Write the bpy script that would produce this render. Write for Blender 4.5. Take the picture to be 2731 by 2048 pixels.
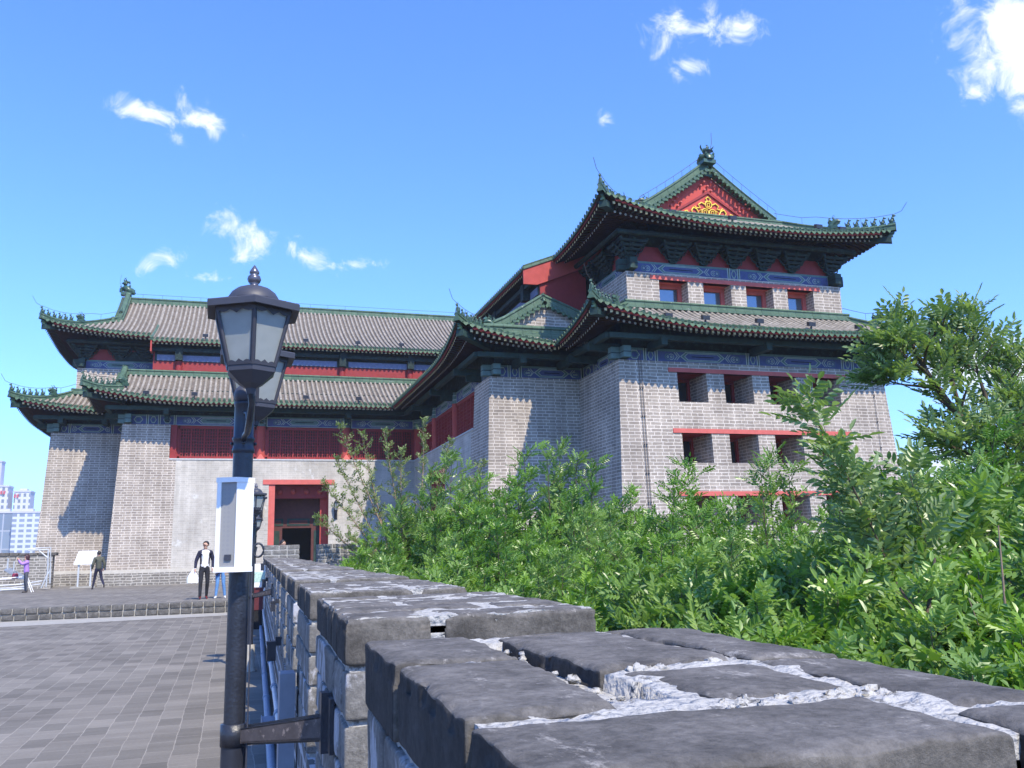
import bpy, bmesh, math, random
from mathutils import Vector, Matrix
R = math.radians
rnd = random.Random(7)
for o in list(bpy.data.objects): bpy.data.objects.remove(o)
SC = bpy.context.scene
C = SC.collection
# ------------------------------------------------------------------ camera
H = 1.15
YAW, PITCH, ROLL = 0.30670, 0.18958, 0.02497
fw = Vector((math.sin(YAW), math.cos(YAW), 0)); rt = Vector((math.cos(YAW), -math.sin(YAW), 0)); up = Vector((0, 0, 1))
F_ = fw*math.cos(PITCH)+up*math.sin(PITCH); U_ = up*math.cos(PITCH)-fw*math.sin(PITCH)
Rx = rt*math.cos(ROLL)-U_*math.sin(ROLL); Ux = rt*math.sin(ROLL)+U_*math.cos(ROLL)
cam = bpy.data.objects.new('camera', bpy.data.cameras.new('camera')); C.objects.link(cam)
m = Matrix((Rx, Ux, -F_)).transposed().to_4x4(); m.translation = (0, 0, H); cam.matrix_world = m
cam.data.sensor_width = 36; cam.data.lens = 36*2350.8/2731; cam.data.clip_start = .05; cam.data.clip_end = 6000
SC.camera = cam
# ------------------------------------------------------------------ light
sd = Vector((.27, -1, 1.25)).normalized()
EL, AZ = math.asin(sd.z), math.atan2(sd.x, sd.y)
sun = bpy.data.objects.new('sun', bpy.data.lights.new('sun', 'SUN')); C.objects.link(sun)
sun.data.energy = 5.0; sun.data.angle = R(.53); sun.data.color = (1, .90, .73)
sun.rotation_euler = (-sd).to_track_quat('-Z', 'Y').to_euler(); sun.location = (0, 0, 60)
SC.view_settings.view_transform = 'Standard'; SC.view_settings.look = 'None'
SC.view_settings.exposure = 0.4; SC.view_settings.gamma = 1
W = bpy.data.worlds.new('World'); SC.world = W; W.use_nodes = True
def world():
    nt = W.node_tree; nt.nodes.clear(); N = nt.nodes.new; L = nt.links.new
    out = N('ShaderNodeOutputWorld'); bg = N('ShaderNodeBackground'); sky = N('ShaderNodeTexSky')
    sky.sky_type = 'NISHITA'; sky.sun_disc = False; sky.sun_elevation = EL; sky.sun_rotation = AZ
    sky.air_density = 1.0; sky.dust_density = .6; sky.ozone_density = 2.5; sky.altitude = 50
    bg.inputs[1].default_value = .15
    def math_(op, a, b=None, c=None):
        n = N('ShaderNodeMath'); n.operation = op
        for i, x in enumerate((a, b, c)):
            if x is None: continue
            if isinstance(x, (int, float)): n.inputs[i].default_value = x
            else: L(x, n.inputs[i])
        return n.outputs[0]
    tc = N('ShaderNodeTexCoord'); D = tc.outputs['Generated']
    nz = N('ShaderNodeTexNoise'); nz.inputs['Scale'].default_value = 30; nz.inputs['Detail'].default_value = 9
    nz.inputs['Roughness'].default_value = .62; nz.inputs['Distortion'].default_value = .6; L(D, nz.inputs['Vector'])
    n2 = N('ShaderNodeTexNoise'); n2.inputs['Scale'].default_value = 9; n2.inputs['Detail'].default_value = 4; L(D, n2.inputs['Vector'])
    # clouds: (px, py, half width, half height, slant, strength) in photo pixels -> directions in the sky
    cl = [(395, 300, 78, 32, .15, 1.15), (550, 310, 90, 42, .45, 1.15), (480, 378, 42, 20, .4, 1.15), (600, 600, 52, 46, -.7, 1.15),
          (668, 645, 66, 54, .5, 1.2), (415, 705, 66, 32, -.55, 1.25), (820, 683, 68, 32, .4, 1.15), (560, 742, 55, 24, 0, 1.0), (955, 703, 64, 20, -.1, .95),
          (1830, 70, 130, 58, -.15, 1.12), (1940, 65, 80, 64, .3, 1.15), (1830, 175, 60, 38, .2, 1.0), (1612, 322, 26, 24, 0, 1.05),
          (2720, 130, 140, 175, -.7, 1.6), (2590, 40, 90, 75, .2, 1.05), (2640, 985, 180, 90, .1, 1.8), (2500, 1280, 130, 95, 0, 1.5), (100, 520, 40, 15, 0, .3)]
    def ray(x, y):
        return (F_*2350.8+Rx*(x-1365.5)-Ux*(y-1024)).normalized()
    acc = None
    for (x, y, a, b, sl, st) in cl:
        d = ray(x, y); ca, sa = math.cos(sl), math.sin(sl)
        e1 = (ray(x+ca*10, y+sa*10)-d)/10; e2 = (ray(x-sa*10, y+ca*10)-d)/10
        v1 = e1/e1.length_squared/(a*1.7); v2 = e2/e2.length_squared/(b*1.7)
        s = N('ShaderNodeVectorMath'); s.operation = 'SUBTRACT'; L(D, s.inputs[0]); s.inputs[1].default_value = d
        ds = []
        for v in (v1, v2):
            q = N('ShaderNodeVectorMath'); q.operation = 'DOT_PRODUCT'; L(s.outputs[0], q.inputs[0]); q.inputs[1].default_value = v; ds.append(q.outputs['Value'])
        r2 = math_('ADD', math_('MULTIPLY', ds[0], ds[0]), math_('MULTIPLY', ds[1], ds[1]))
        fl = math_('MAXIMUM', math_('SUBTRACT', 1.0, math_('POWER', r2, .75)), 0.0)
        fl = math_('MULTIPLY', fl, st)
        acc = fl if acc is None else math_('MAXIMUM', acc, fl)
    n = math_('MULTIPLY_ADD', nz.outputs['Fac'], 1.9, math_('MULTIPLY', n2.outputs['Fac'], .5))
    dens = math_('SUBTRACT', math_('ADD', math_('MULTIPLY', acc, 1.15), math_('MULTIPLY', math_('SUBTRACT', n, 1.2), 2.1)), .57)
    dens = math_('MINIMUM', dens, math_('MULTIPLY', acc, 2.2))
    mr = N('ShaderNodeMapRange'); mr.inputs[1].default_value = 0; mr.inputs[2].default_value = 1.25; mr.inputs[4].default_value = .92
    mr.interpolation_type = 'SMOOTHSTEP'; L(dens, mr.inputs[0])
    # grade the sky toward the photo's azure
    g = N('ShaderNodeMix'); g.data_type = 'RGBA'; g.blend_type = 'MULTIPLY'; g.inputs[0].default_value = 1
    L(sky.outputs[0], g.inputs[6]); g.inputs[7].default_value = (.74, 1.18, 1.98, 1)
    mx = N('ShaderNodeMix'); mx.data_type = 'RGBA'; L(mr.outputs[0], mx.inputs[0]); L(g.outputs[2], mx.inputs[6]); mx.inputs[7].default_value = (6.3, 6.6, 6.9, 1)
    L(mx.outputs[2], bg.inputs[0]); L(bg.outputs[0], out.inputs[0])
world()
SC.cycles.max_bounces = 6; SC.cycles.diffuse_bounces = 3; SC.cycles.transparent_max_bounces = 8
# ------------------------------------------------------------------ materials
def newmat(name):
    mt = bpy.data.materials.new(name); mt.use_nodes = True; nt = mt.node_tree
    return mt, nt, nt.nodes['Principled BSDF']
def mulc(c, k): return tuple(min(1, v*k) for v in c[:3])+(1,)
def plain(name, col, rough=.7, var=.25, scale=6, metal=0, bump=0, bscale=60, spec=.3, dirt=None, dscale=2, dth=.55, objvar=0):
    mt, nt, P = newmat(name); N = nt.nodes.new; L = nt.links.new
    tc = N('ShaderNodeTexCoord'); nz = N('ShaderNodeTexNoise'); nz.inputs['Scale'].default_value = scale; nz.inputs['Detail'].default_value = 6
    nz.inputs['Roughness'].default_value = .65
    L(tc.outputs['Object'], nz.inputs['Vector'])
    rp = N('ShaderNodeValToRGB'); rp.color_ramp.elements[0].position = .3; rp.color_ramp.elements[1].position = .72
    rp.color_ramp.elements[0].color = mulc(col, 1-var); rp.color_ramp.elements[1].color = mulc(col, 1+var)
    L(nz.outputs['Fac'], rp.inputs[0]); last = rp.outputs[0]
    if dirt:
        n3 = N('ShaderNodeTexNoise'); n3.inputs['Scale'].default_value = dscale; n3.inputs['Detail'].default_value = 8; n3.inputs['Roughness'].default_value = .7
        L(tc.outputs['Object'], n3.inputs['Vector'])
        r3 = N('ShaderNodeValToRGB'); r3.color_ramp.elements[0].position = dth; r3.color_ramp.elements[1].position = dth+.08; L(n3.outputs['Fac'], r3.inputs[0])
        mx = N('ShaderNodeMix'); mx.data_type = 'RGBA'; L(r3.outputs[0], mx.inputs[0]); L(last, mx.inputs[6]); mx.inputs[7].default_value = dirt+(1,); last = mx.outputs[2]
    L(last, P.inputs['Base Color'])
    P.inputs['Roughness'].default_value = rough; P.inputs['Metallic'].default_value = metal; P.inputs['Specular IOR Level'].default_value = spec
    if bump:
        nb = N('ShaderNodeTexNoise'); nb.inputs['Scale'].default_value = bscale; nb.inputs['Detail'].default_value = 5; L(tc.outputs['Object'], nb.inputs['Vector'])
        b = N('ShaderNodeBump'); b.inputs['Strength'].default_value = bump; b.inputs['Distance'].default_value = .02; L(nb.outputs['Fac'], b.inputs['Height']); L(b.outputs[0], P.inputs['Normal'])
    return mt
def brick(name, c1, c2, mortar, bw=.42, bh=.13, ms=.022, freq=2, squash=.6, off=.5, stain=None, warp=.012, rough=.9, mvar=.25, fade=None, bump=.5, smooth=.1):
    """bricks laid out in metres on the UV map; the bond wanders slightly and the tone drifts over the wall"""
    mt, nt, P = newmat(name); N = nt.nodes.new; L = nt.links.new
    uv = N('ShaderNodeUVMap'); uv.uv_map = 'UVMap'
    n0 = N('ShaderNodeTexNoise'); n0.inputs['Scale'].default_value = 2.3; n0.inputs['Detail'].default_value = 3; L(uv.outputs[0], n0.inputs['Vector'])
    sb = N('ShaderNodeVectorMath'); sb.operation = 'SUBTRACT'; L(n0.outputs['Color'], sb.inputs[0]); sb.inputs[1].default_value = (.5, .5, .5)
    sc = N('ShaderNodeVectorMath'); sc.operation = 'SCALE'; L(sb.outputs[0], sc.inputs[0]); sc.inputs['Scale'].default_value = warp*4
    n00 = N('ShaderNodeTexNoise'); n00.inputs['Scale'].default_value = 14; n00.inputs['Detail'].default_value = 2; L(uv.outputs[0], n00.inputs['Vector'])
    sb2 = N('ShaderNodeVectorMath'); sb2.operation = 'SUBTRACT'; L(n00.outputs['Color'], sb2.inputs[0]); sb2.inputs[1].default_value = (.5, .5, .5)
    sc2 = N('ShaderNodeVectorMath'); sc2.operation = 'SCALE'; L(sb2.outputs[0], sc2.inputs[0]); sc2.inputs['Scale'].default_value = warp*1.6
    ad = N('ShaderNodeVectorMath'); ad.operation = 'ADD'; L(uv.outputs[0], ad.inputs[0]); L(sc.outputs[0], ad.inputs[1])
    ad2 = N('ShaderNodeVectorMath'); ad2.operation = 'ADD'; L(ad.outputs[0], ad2.inputs[0]); L(sc2.outputs[0], ad2.inputs[1])
    br = N('ShaderNodeTexBrick'); L(ad2.outputs[0], br.inputs['Vector'])
    br.offset = off; br.squash = squash; br.squash_frequency = freq
    br.inputs['Scale'].default_value = 1; br.inputs['Brick Width'].default_value = bw; br.inputs['Row Height'].default_value = bh
    br.inputs['Mortar Size'].default_value = ms; br.inputs['Mortar Smooth'].default_value = smooth; br.inputs['Bias'].default_value = 0
    br.inputs['Color1'].default_value = c1+(1,); br.inputs['Color2'].default_value = c2+(1,); br.inputs['Mortar'].default_value = mortar+(1,)
    last = br.outputs['Color']
    # weather drift
    n1 = N('ShaderNodeTexNoise'); n1.inputs['Scale'].default_value = .55; n1.inputs['Detail'].default_value = 8; n1.inputs['Roughness'].default_value = .65; L(uv.outputs[0], n1.inputs['Vector'])
    r1 = N('ShaderNodeValToRGB'); r1.color_ramp.elements[0].position = .3; r1.color_ramp.elements[1].position = .7
    r1.color_ramp.elements[0].color = (1-mvar,)*3+(1,); r1.color_ramp.elements[1].color = (1+mvar*.6,)*3+(1,); L(n1.outputs['Fac'], r1.inputs[0])
    mx = N('ShaderNodeMix'); mx.data_type = 'RGBA'; mx.blend_type = 'MULTIPLY'; mx.inputs[0].default_value = 1; L(last, mx.inputs[6]); L(r1.outputs[0], mx.inputs[7]); last = mx.outputs[2]
    n2 = N('ShaderNodeTexNoise'); n2.inputs['Scale'].default_value = 30; n2.inputs['Detail'].default_value = 6; L(uv.outputs[0], n2.inputs['Vector'])
    r2 = N('ShaderNodeValToRGB'); r2.color_ramp.elements[0].color = (.72, .72, .72, 1); r2.color_ramp.elements[1].color = (1.25, 1.25, 1.25, 1); L(n2.outputs['Fac'], r2.inputs[0])
    m2 = N('ShaderNodeMix'); m2.data_type = 'RGBA'; m2.blend_type = 'MULTIPLY'; m2.inputs[0].default_value = .5; L(last, m2.inputs[6]); L(r2.outputs[0], m2.inputs[7]); last = m2.outputs[2]
    mp = N('ShaderNodeMapping'); mp.inputs['Scale'].default_value = (1.5, .16, 1); L(uv.outputs[0], mp.inputs[0])
    n5 = N('ShaderNodeTexNoise'); n5.inputs['Scale'].default_value = 1; n5.inputs['Detail'].default_value = 7; n5.inputs['Roughness'].default_value = .7; L(mp.outputs[0], n5.inputs['Vector'])
    r5 = N('ShaderNodeValToRGB'); r5.color_ramp.elements[0].position = .36; r5.color_ramp.elements[1].position = .6; r5.color_ramp.elements[0].color = (.80, .79, .78, 1); r5.color_ramp.elements[1].color = (1.04, 1.04, 1.03, 1); L(n5.outputs['Fac'], r5.inputs[0])
    m5 = N('ShaderNodeMix'); m5.data_type = 'RGBA'; m5.blend_type = 'MULTIPLY'; m5.inputs[0].default_value = 1; L(last, m5.inputs[6]); L(r5.outputs[0], m5.inputs[7]); last = m5.outputs[2]
    if stain:      # (colour, threshold, scale): patches such as lime smears, pale bricks
        n3 = N('ShaderNodeTexNoise'); n3.inputs['Scale'].default_value = stain[2]; n3.inputs['Detail'].default_value = 9; n3.inputs['Roughness'].default_value = .7; L(uv.outputs[0], n3.inputs['Vector'])
        r3 = N('ShaderNodeValToRGB'); r3.color_ramp.elements[0].position = stain[1]; r3.color_ramp.elements[1].position = stain[1]+.07; L(n3.outputs['Fac'], r3.inputs[0])
        m3 = N('ShaderNodeMix'); m3.data_type = 'RGBA'; L(r3.outputs[0], m3.inputs[0]); L(last, m3.inputs[6]); m3.inputs[7].default_value = stain[0]+(1,); last = m3.outputs[2]
    L(last, P.inputs['Base Color']); P.inputs['Roughness'].default_value = rough; P.inputs['Specular IOR Level'].default_value = .15
    b = N('ShaderNodeBump'); b.inputs['Strength'].default_value = bump; b.inputs['Distance'].default_value = .015; b.invert = True
    h1 = N('ShaderNodeMath'); h1.operation = 'MULTIPLY_ADD'; L(n2.outputs['Fac'], h1.inputs[0]); h1.inputs[1].default_value = -.5; L(br.outputs['Fac'], h1.inputs[2])
    L(h1.outputs[0], b.inputs['Height']); L(b.outputs[0], P.inputs['Normal'])
    return mt
def banded(name, c1, c2, band, width=.12, rough=.5, spec=.4, patch=None, metal=0, along=1):
    """glazed or clay pieces laid end to end: a dark/pale joint every `band` metres along V"""
    mt, nt, P = newmat(name); N = nt.nodes.new; L = nt.links.new
    uv = N('ShaderNodeUVMap'); uv.uv_map = 'UVMap'; sp = N('ShaderNodeSeparateXYZ'); L(uv.outputs[0], sp.inputs[0])
    a = N('ShaderNodeMath'); a.operation = 'DIVIDE'; L(sp.outputs[along], a.inputs[0]); a.inputs[1].default_value = band
    fr = N('ShaderNodeMath'); fr.operation = 'FRACT'; L(a.outputs[0], fr.inputs[0])
    fl = N('ShaderNodeMath'); fl.operation = 'FLOOR'; L(a.outputs[0], fl.inputs[0])
    fu = N('ShaderNodeMath'); fu.operation = 'FLOOR'; ux = N('ShaderNodeMath'); ux.operation = 'DIVIDE'; L(sp.outputs[1-along], ux.inputs[0]); ux.inputs[1].default_value = .27; L(ux.outputs[0], fu.inputs[0])
    cb = N('ShaderNodeCombineXYZ'); L(fl.outputs[0], cb.inputs[0]); L(fu.outputs[0], cb.inputs[1])
    wn = N('ShaderNodeTexWhiteNoise'); L(cb.outputs[0], wn.inputs['Vector'])
    tc = N('ShaderNodeTexCoord'); nz = N('ShaderNodeTexNoise'); nz.inputs['Scale'].default_value = 3; nz.inputs['Detail'].default_value = 8; nz.inputs['Roughness'].default_value = .7; L(tc.outputs['Object'], nz.inputs['Vector'])
    s = N('ShaderNodeMath'); s.operation = 'MULTIPLY_ADD'; L(wn.outputs['Value'], s.inputs[0]); s.inputs[1].default_value = .45; 
    s2 = N('ShaderNodeMath'); s2.operation = 'MULTIPLY_ADD'; L(nz.outputs['Fac'], s2.inputs[0]); s2.inputs[1].default_value = 1.6; s2.inputs[2].default_value = -.5; L(s2.outputs[0], s.inputs[2])
    mx = N('ShaderNodeMix'); mx.data_type = 'RGBA'; L(s.outputs[0], mx.inputs[0]); mx.inputs[6].default_value = c1+(1,); mx.inputs[7].default_value = c2+(1,); last = mx.outputs[2]
    if patch:
        r3 = N('ShaderNodeValToRGB'); r3.color_ramp.elements[0].position = patch[1]; r3.color_ramp.elements[1].position = patch[1]+.1
        n4 = N('ShaderNodeTexNoise'); n4.inputs['Scale'].default_value = patch[2]; n4.inputs['Detail'].default_value = 8; n4.inputs['Roughness'].default_value = .75; L(tc.outputs['Object'], n4.inputs['Vector'])
        L(n4.outputs['Fac'], r3.inputs[0])
        m3 = N('ShaderNodeMix'); m3.data_type = 'RGBA'; L(r3.outputs[0], m3.inputs[0]); L(last, m3.inputs[6]); m3.inputs[7].default_value = patch[0]+(1,); last = m3.outputs[2]
    st = N('ShaderNodeMath'); st.operation = 'LESS_THAN'; L(fr.outputs[0], st.inputs[0]); st.inputs[1].default_value = width
    m4 = N('ShaderNodeMix'); m4.data_type = 'RGBA'; m4.blend_type = 'MULTIPLY'; k = N('ShaderNodeMath'); k.operation = 'MULTIPLY'; L(st.outputs[0], k.inputs[0]); k.inputs[1].default_value = .55
    L(k.outputs[0], m4.inputs[0]); L(last, m4.inputs[6]); m4.inputs[7].default_value = (.35, .33, .3, 1); last = m4.outputs[2]
    L(last, P.inputs['Base Color']); P.inputs['Roughness'].default_value = rough; P.inputs['Specular IOR Level'].default_value = spec
    b = N('ShaderNodeBump'); b.inputs['Strength'].default_value = .6; b.inputs['Distance'].default_value = .02; b.invert = True; L(st.outputs[0], b.inputs['Height']); L(b.outputs[0], P.inputs['Normal'])
    return mt
M = {}
M['wall'] = brick('weathered_grey_brick', (.395, .342, .29), (.285, .246, .21), (.67, .605, .53), .46, .13, .0145, stain=((.36, .335, .31), .66, 1.1))
M['wall2'] = brick('smooth_grey_brick', (.51, .48, .43), (.43, .405, .36), (.56, .53, .48), .40, .11, .009, stain=((.58, .58, .56), .6, .8), warp=.006, bump=.25)
M['plinth'] = brick('dark_plinth_brick', (.26, .242, .215), (.17, .158, .14), (.48, .45, .40), .44, .135, .018, stain=((.5, .49, .46), .62, 1.4), warp=.02)
M['pave'] = brick('paving_brick', (.235, .217, .19), (.155, .144, .127), (.30, .275, .24), .42, .225, .0055, freq=2, squash=1, stain=((.40, .37, .33), .70, 3.2), warp=.010, mvar=.18, bump=.3, smooth=.3)
M['tile'] = banded('grey_clay_tile', (.19, .168, .138), (.385, .345, .29), .24, .12, .85, .15, patch=((.52, .48, .42), .62, 5))
M['pan'] = banded('clay_pan_tile', (.11, .095, .082), (.22, .19, .165), .11, .3, .9, .1)
M['green'] = banded('green_glazed_tile', (.028, .062, .036), (.07, .13, .075), .3, .07, .62, .3, patch=((.22, .27, .20), .64, 6))
M['ridge'] = banded('green_glazed_ridge', (.042, .088, .052), (.105, .17, .11), .42, .06, .55, .35, patch=((.33, .36, .31), .60, 4), along=1)
M['disc'] = plain('green_tile_end', (.06, .118, .065), .6, .4, 4, spec=.3, dirt=(.24, .30, .23), dscale=5, dth=.66)
M['discin'] = plain('green_tile_end_relief', (.04, .08, .05), .4, .4, 8, spec=.5)
M['beast'] = plain('dark_green_glaze', (.04, .09, .058), .35, .5, 8, spec=.5, dirt=(.25, .33, .27), dscale=6, dth=.62)
M['red'] = plain('faded_red_paint', (.42, .075, .062), .75, .14, 2.5, spec=.2, dirt=(.50, .17, .13), dscale=3, dth=.66)
M['redplaster'] = plain('red_gable_plaster', (.48, .085, .07), .85, .18, 1.6, spec=.15, dirt=(.58, .50, .47), dscale=2.2, dth=.635, bump=.3)
M['lintel'] = plain('red_lintel_paint', (.55, .13, .11), .7, .12, 3, spec=.2)
M['redd'] = plain('dark_red_lacquer', (.27, .03, .03), .6, .15, 4, spec=.3)
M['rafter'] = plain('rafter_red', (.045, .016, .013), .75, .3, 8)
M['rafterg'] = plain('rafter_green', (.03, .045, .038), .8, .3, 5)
M['cream'] = plain('rafter_end_cream', (.60, .50, .27), .7, .15, 9, dirt=(.3, .22, .1), dscale=14, dth=.6)
M['white_end'] = plain('rafter_end_pale', (.46, .47, .46), .7, .15, 9)
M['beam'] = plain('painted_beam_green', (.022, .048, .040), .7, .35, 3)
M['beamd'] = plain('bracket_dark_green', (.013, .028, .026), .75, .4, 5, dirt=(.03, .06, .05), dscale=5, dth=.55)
M['teal'] = plain('frieze_teal', (.12, .20, .19), .7, .2, 6)
M['pale'] = plain('frieze_pale_line', (.36, .42, .37), .7, .1, 6)
M['blue'] = plain('frieze_blue', (.08, .10, .23), .7, .2, 7)
M['black'] = plain('frieze_black', (.012, .012, .014), .7, .1, 7)
M['bluegrey'] = plain('frieze_bluegrey', (.16, .19, .30), .7, .25, 7)
M['gold'] = plain('gilded_relief', (.80, .58, .06), .45, .15, 8, spec=.5)
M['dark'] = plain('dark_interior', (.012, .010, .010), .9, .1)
M['darkwood'] = plain('dark_doorway_timber', (.10, .035, .03), .7, .2)
M['pane'] = plain('upper_window_glass', (.17, .215, .26), .08, .05, 2, metal=.6, spec=.8)
M['pane2'] = plain('dusty_dark_pane', (.03, .028, .028), .35, .2, 3)
M['iron'] = plain('black_iron_paint', (.022, .025, .034), .38, .3, 9, spec=.5, bump=.15, bscale=90)
M['lampgrey'] = plain('slate_grey_lamp_paint', (.048, .050, .064), .5, .2, 7, spec=.4)
M['wire'] = plain('lightning_wire', (.10, .09, .09), .6, .1)
M['mortar'] = plain('lime_mortar', (.42, .41, .385), .95, .22, 22, spec=.05, bump=1.0, bscale=48, dirt=(.17, .165, .155), dscale=22, dth=.56)
M['white'] = plain('white_enamel', (.80, .80, .79), .45, .03, 5, spec=.4, dirt=(.62, .62, .62), dscale=12, dth=.7)
M['steel'] = plain('pale_galvanised_steel', (.55, .57, .58), .4, .12, 9, metal=.3)
M['conduit'] = plain('blue_grey_conduit_paint', (.18, .25, .34), .45, .1, 12, spec=.4)
M['duct'] = plain('grey_cable_duct_paint', (.22, .25, .30), .5, .12, 8)
M['concrete'] = plain('pale_concrete', (.34, .325, .29), .9, .15, 5, dirt=(.30, .29, .27), dscale=4, dth=.6, bump=.3)
M['soil'] = plain('soil', (.055, .05, .035), .95, .4, 2, dirt=(.05, .08, .025), dscale=1, dth=.5, bump=.5, bscale=12)
M['maroon'] = plain('maroon_cabinet_paint', (.11, .025, .03), .5, .1, 4)
# ------------------------------------------------------------------ mesh builder
MATL = []
class MB:
    def __init__(s, fn=None, flip=False): s.v = []; s.f = []; s.mi = []; s.uv = []; s.sm = []; s.mats = []; s.fn = fn; s.flip = flip
    def m(s, k):
        if k not in s.mats: s.mats.append(k)
        return s.mats.index(k)
    def face(s, pts, k, uv=None, smooth=False):
        b = len(s.v); s.v.extend([s.fn(*p) if s.fn else tuple(p) for p in pts]); idx = list(range(b, b+len(pts)))
        if s.flip: idx.reverse(); uv = list(reversed(uv)) if uv else None
        s.f.append(idx); s.mi.append(s.m(k)); s.uv.append(uv); s.sm.append(smooth)
    def grid(s, rows, k, uvs=None, smooth=True, closed=False):
        """rows: list of equal-length point lists; shared verts"""
        b = len(s.v); n = len(rows[0])
        for r in rows: s.v.extend([s.fn(*p) if s.fn else tuple(p) for p in r])
        for i in range(len(rows)-1):
            for j in range(n if closed else n-1):
                j2 = (j+1) % n
                idx = [b+i*n+j, b+i*n+j2, b+(i+1)*n+j2, b+(i+1)*n+j]
                uv = [uvs[i][j], uvs[i][j+1], uvs[i+1][j+1], uvs[i+1][j]] if uvs else None
                if s.flip: idx.reverse(); uv = list(reversed(uv)) if uv else None
                s.f.append(idx); s.mi.append(s.m(k)); s.uv.append(uv); s.sm.append(smooth)
    def box(s, a, b, k, skip=''):
        x0, y0, z0 = a; x1, y1, z1 = b
        P = [(x0, y0, z0), (x1, y0, z0), (x1, y1, z0), (x0, y1, z0), (x0, y0, z1), (x1, y0, z1), (x1, y1, z1), (x0, y1, z1)]
        for nm, q in (('b', (0, 3, 2, 1)), ('t', (4, 5, 6, 7)), ('f', (0, 1, 5, 4)), ('k', (2, 3, 7, 6)), ('l', (3, 0, 4, 7)), ('r', (1, 2, 6, 5))):
            if nm not in skip: s.face([P[i] for i in q], k)
    def hexa(s, P, k):      # 8 corners: bottom 0-3, top 4-7
        for q in ((0, 3, 2, 1), (4, 5, 6, 7), (0, 1, 5, 4), (2, 3, 7, 6), (3, 0, 4, 7), (1, 2, 6, 5)): s.face([P[i] for i in q], k)
    def tube(s, path, r, k, n=8, cap=True):
        path = [Vector(p) for p in path]; rows = []; uvs = []; ref = Vector((0, 0, 1)); L = 0
        for i, p in enumerate(path):
            t = (path[min(i+1, len(path)-1)]-path[max(i-1, 0)]).normalized()
            a = t.cross(ref)
            if a.length < .05: a = t.cross(Vector((0, 1, 0)))
            a.normalize(); b = a.cross(t).normalized(); rr = r[i] if isinstance(r, (list, tuple)) else r
            if i: L += (p-path[i-1]).length
            rows.append([p+a*math.cos(2*math.pi*j/n)*rr+b*math.sin(2*math.pi*j/n)*rr for j in range(n)]); uvs.append([(j/n, L) for j in range(n+1)])
        s.grid(rows, k, uvs, True, True)
        if cap: s.face(rows[0], k); s.face(list(reversed(rows[-1])), k)
    def lathe(s, prof, c, k, n=16, rot=0, smooth=True):
        rows = [[(c[0]+r*math.cos(rot+2*math.pi*j/n), c[1]+r*math.sin(rot+2*math.pi*j/n), c[2]+z) for j in range(n)] for r, z in prof]
        s.grid(rows, k, None, smooth, True)
    def sphere(s, c, r, k, n=10, sc=(1, 1, 1)):
        rows = [[(c[0]+r*sc[0]*math.sin(math.pi*i/(n//2+1))*math.cos(2*math.pi*j/n), c[1]+r*sc[1]*math.sin(math.pi*i/(n//2+1))*math.sin(2*math.pi*j/n), c[2]-r*sc[2]*math.cos(math.pi*i/(n//2+1))) for j in range(n)] for i in range(n//2+2)]
        s.grid(rows, k, None, True, True)
    def build(s, name, parent=None, loc=None, label=None):
        me = bpy.data.meshes.new(name); me.from_pydata(s.v, [], s.f)
        for k in s.mats: me.materials.append(M[k])
        me.polygons.foreach_set('material_index', s.mi); me.polygons.foreach_set('use_smooth', s.sm)
        ul = me.uv_layers.new(name='UVMap'); data = []
        for i, p in enumerate(me.polygons):
            if s.uv[i]:
                for u in s.uv[i]: data.extend(u)
            else:
                n = p.normal
                for vi in p.vertices:
                    x, y, z = me.vertices[vi].co
                    if abs(n.z) > .75: data.extend((x, y))
                    elif abs(n.y) >= abs(n.x): data.extend((x, z))
                    else: data.extend((y, z))
        ul.data.foreach_set('uv', data); me.update()
        o = bpy.data.objects.new(name, me); C.objects.link(o)
        if loc: o.location = loc
        if parent: o.parent = parent
        if label: o['label'] = label
        return o
def tag(o, label=None, cat=None, group=None, kind=None):
    if label: o['label'] = label
    if cat: o['category'] = cat
    if group: o['group'] = group
    if kind: o['kind'] = kind
    return o
def empty(name, loc=(0, 0, 0), rz=0, **k):
    o = bpy.data.objects.new(name, None); C.objects.link(o); o.location = loc; o.rotation_euler = (0, 0, rz); o.empty_display_size = .2
    return tag(o, **k)
def copy_obj(o, parent=None):
    c = o.copy(); C.objects.link(c); c.parent = parent; return c
def copy_tree(o, parent=None):
    c = copy_obj(o, parent)
    for ch in list(o.children): copy_tree(ch, c)
    return c
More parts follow.
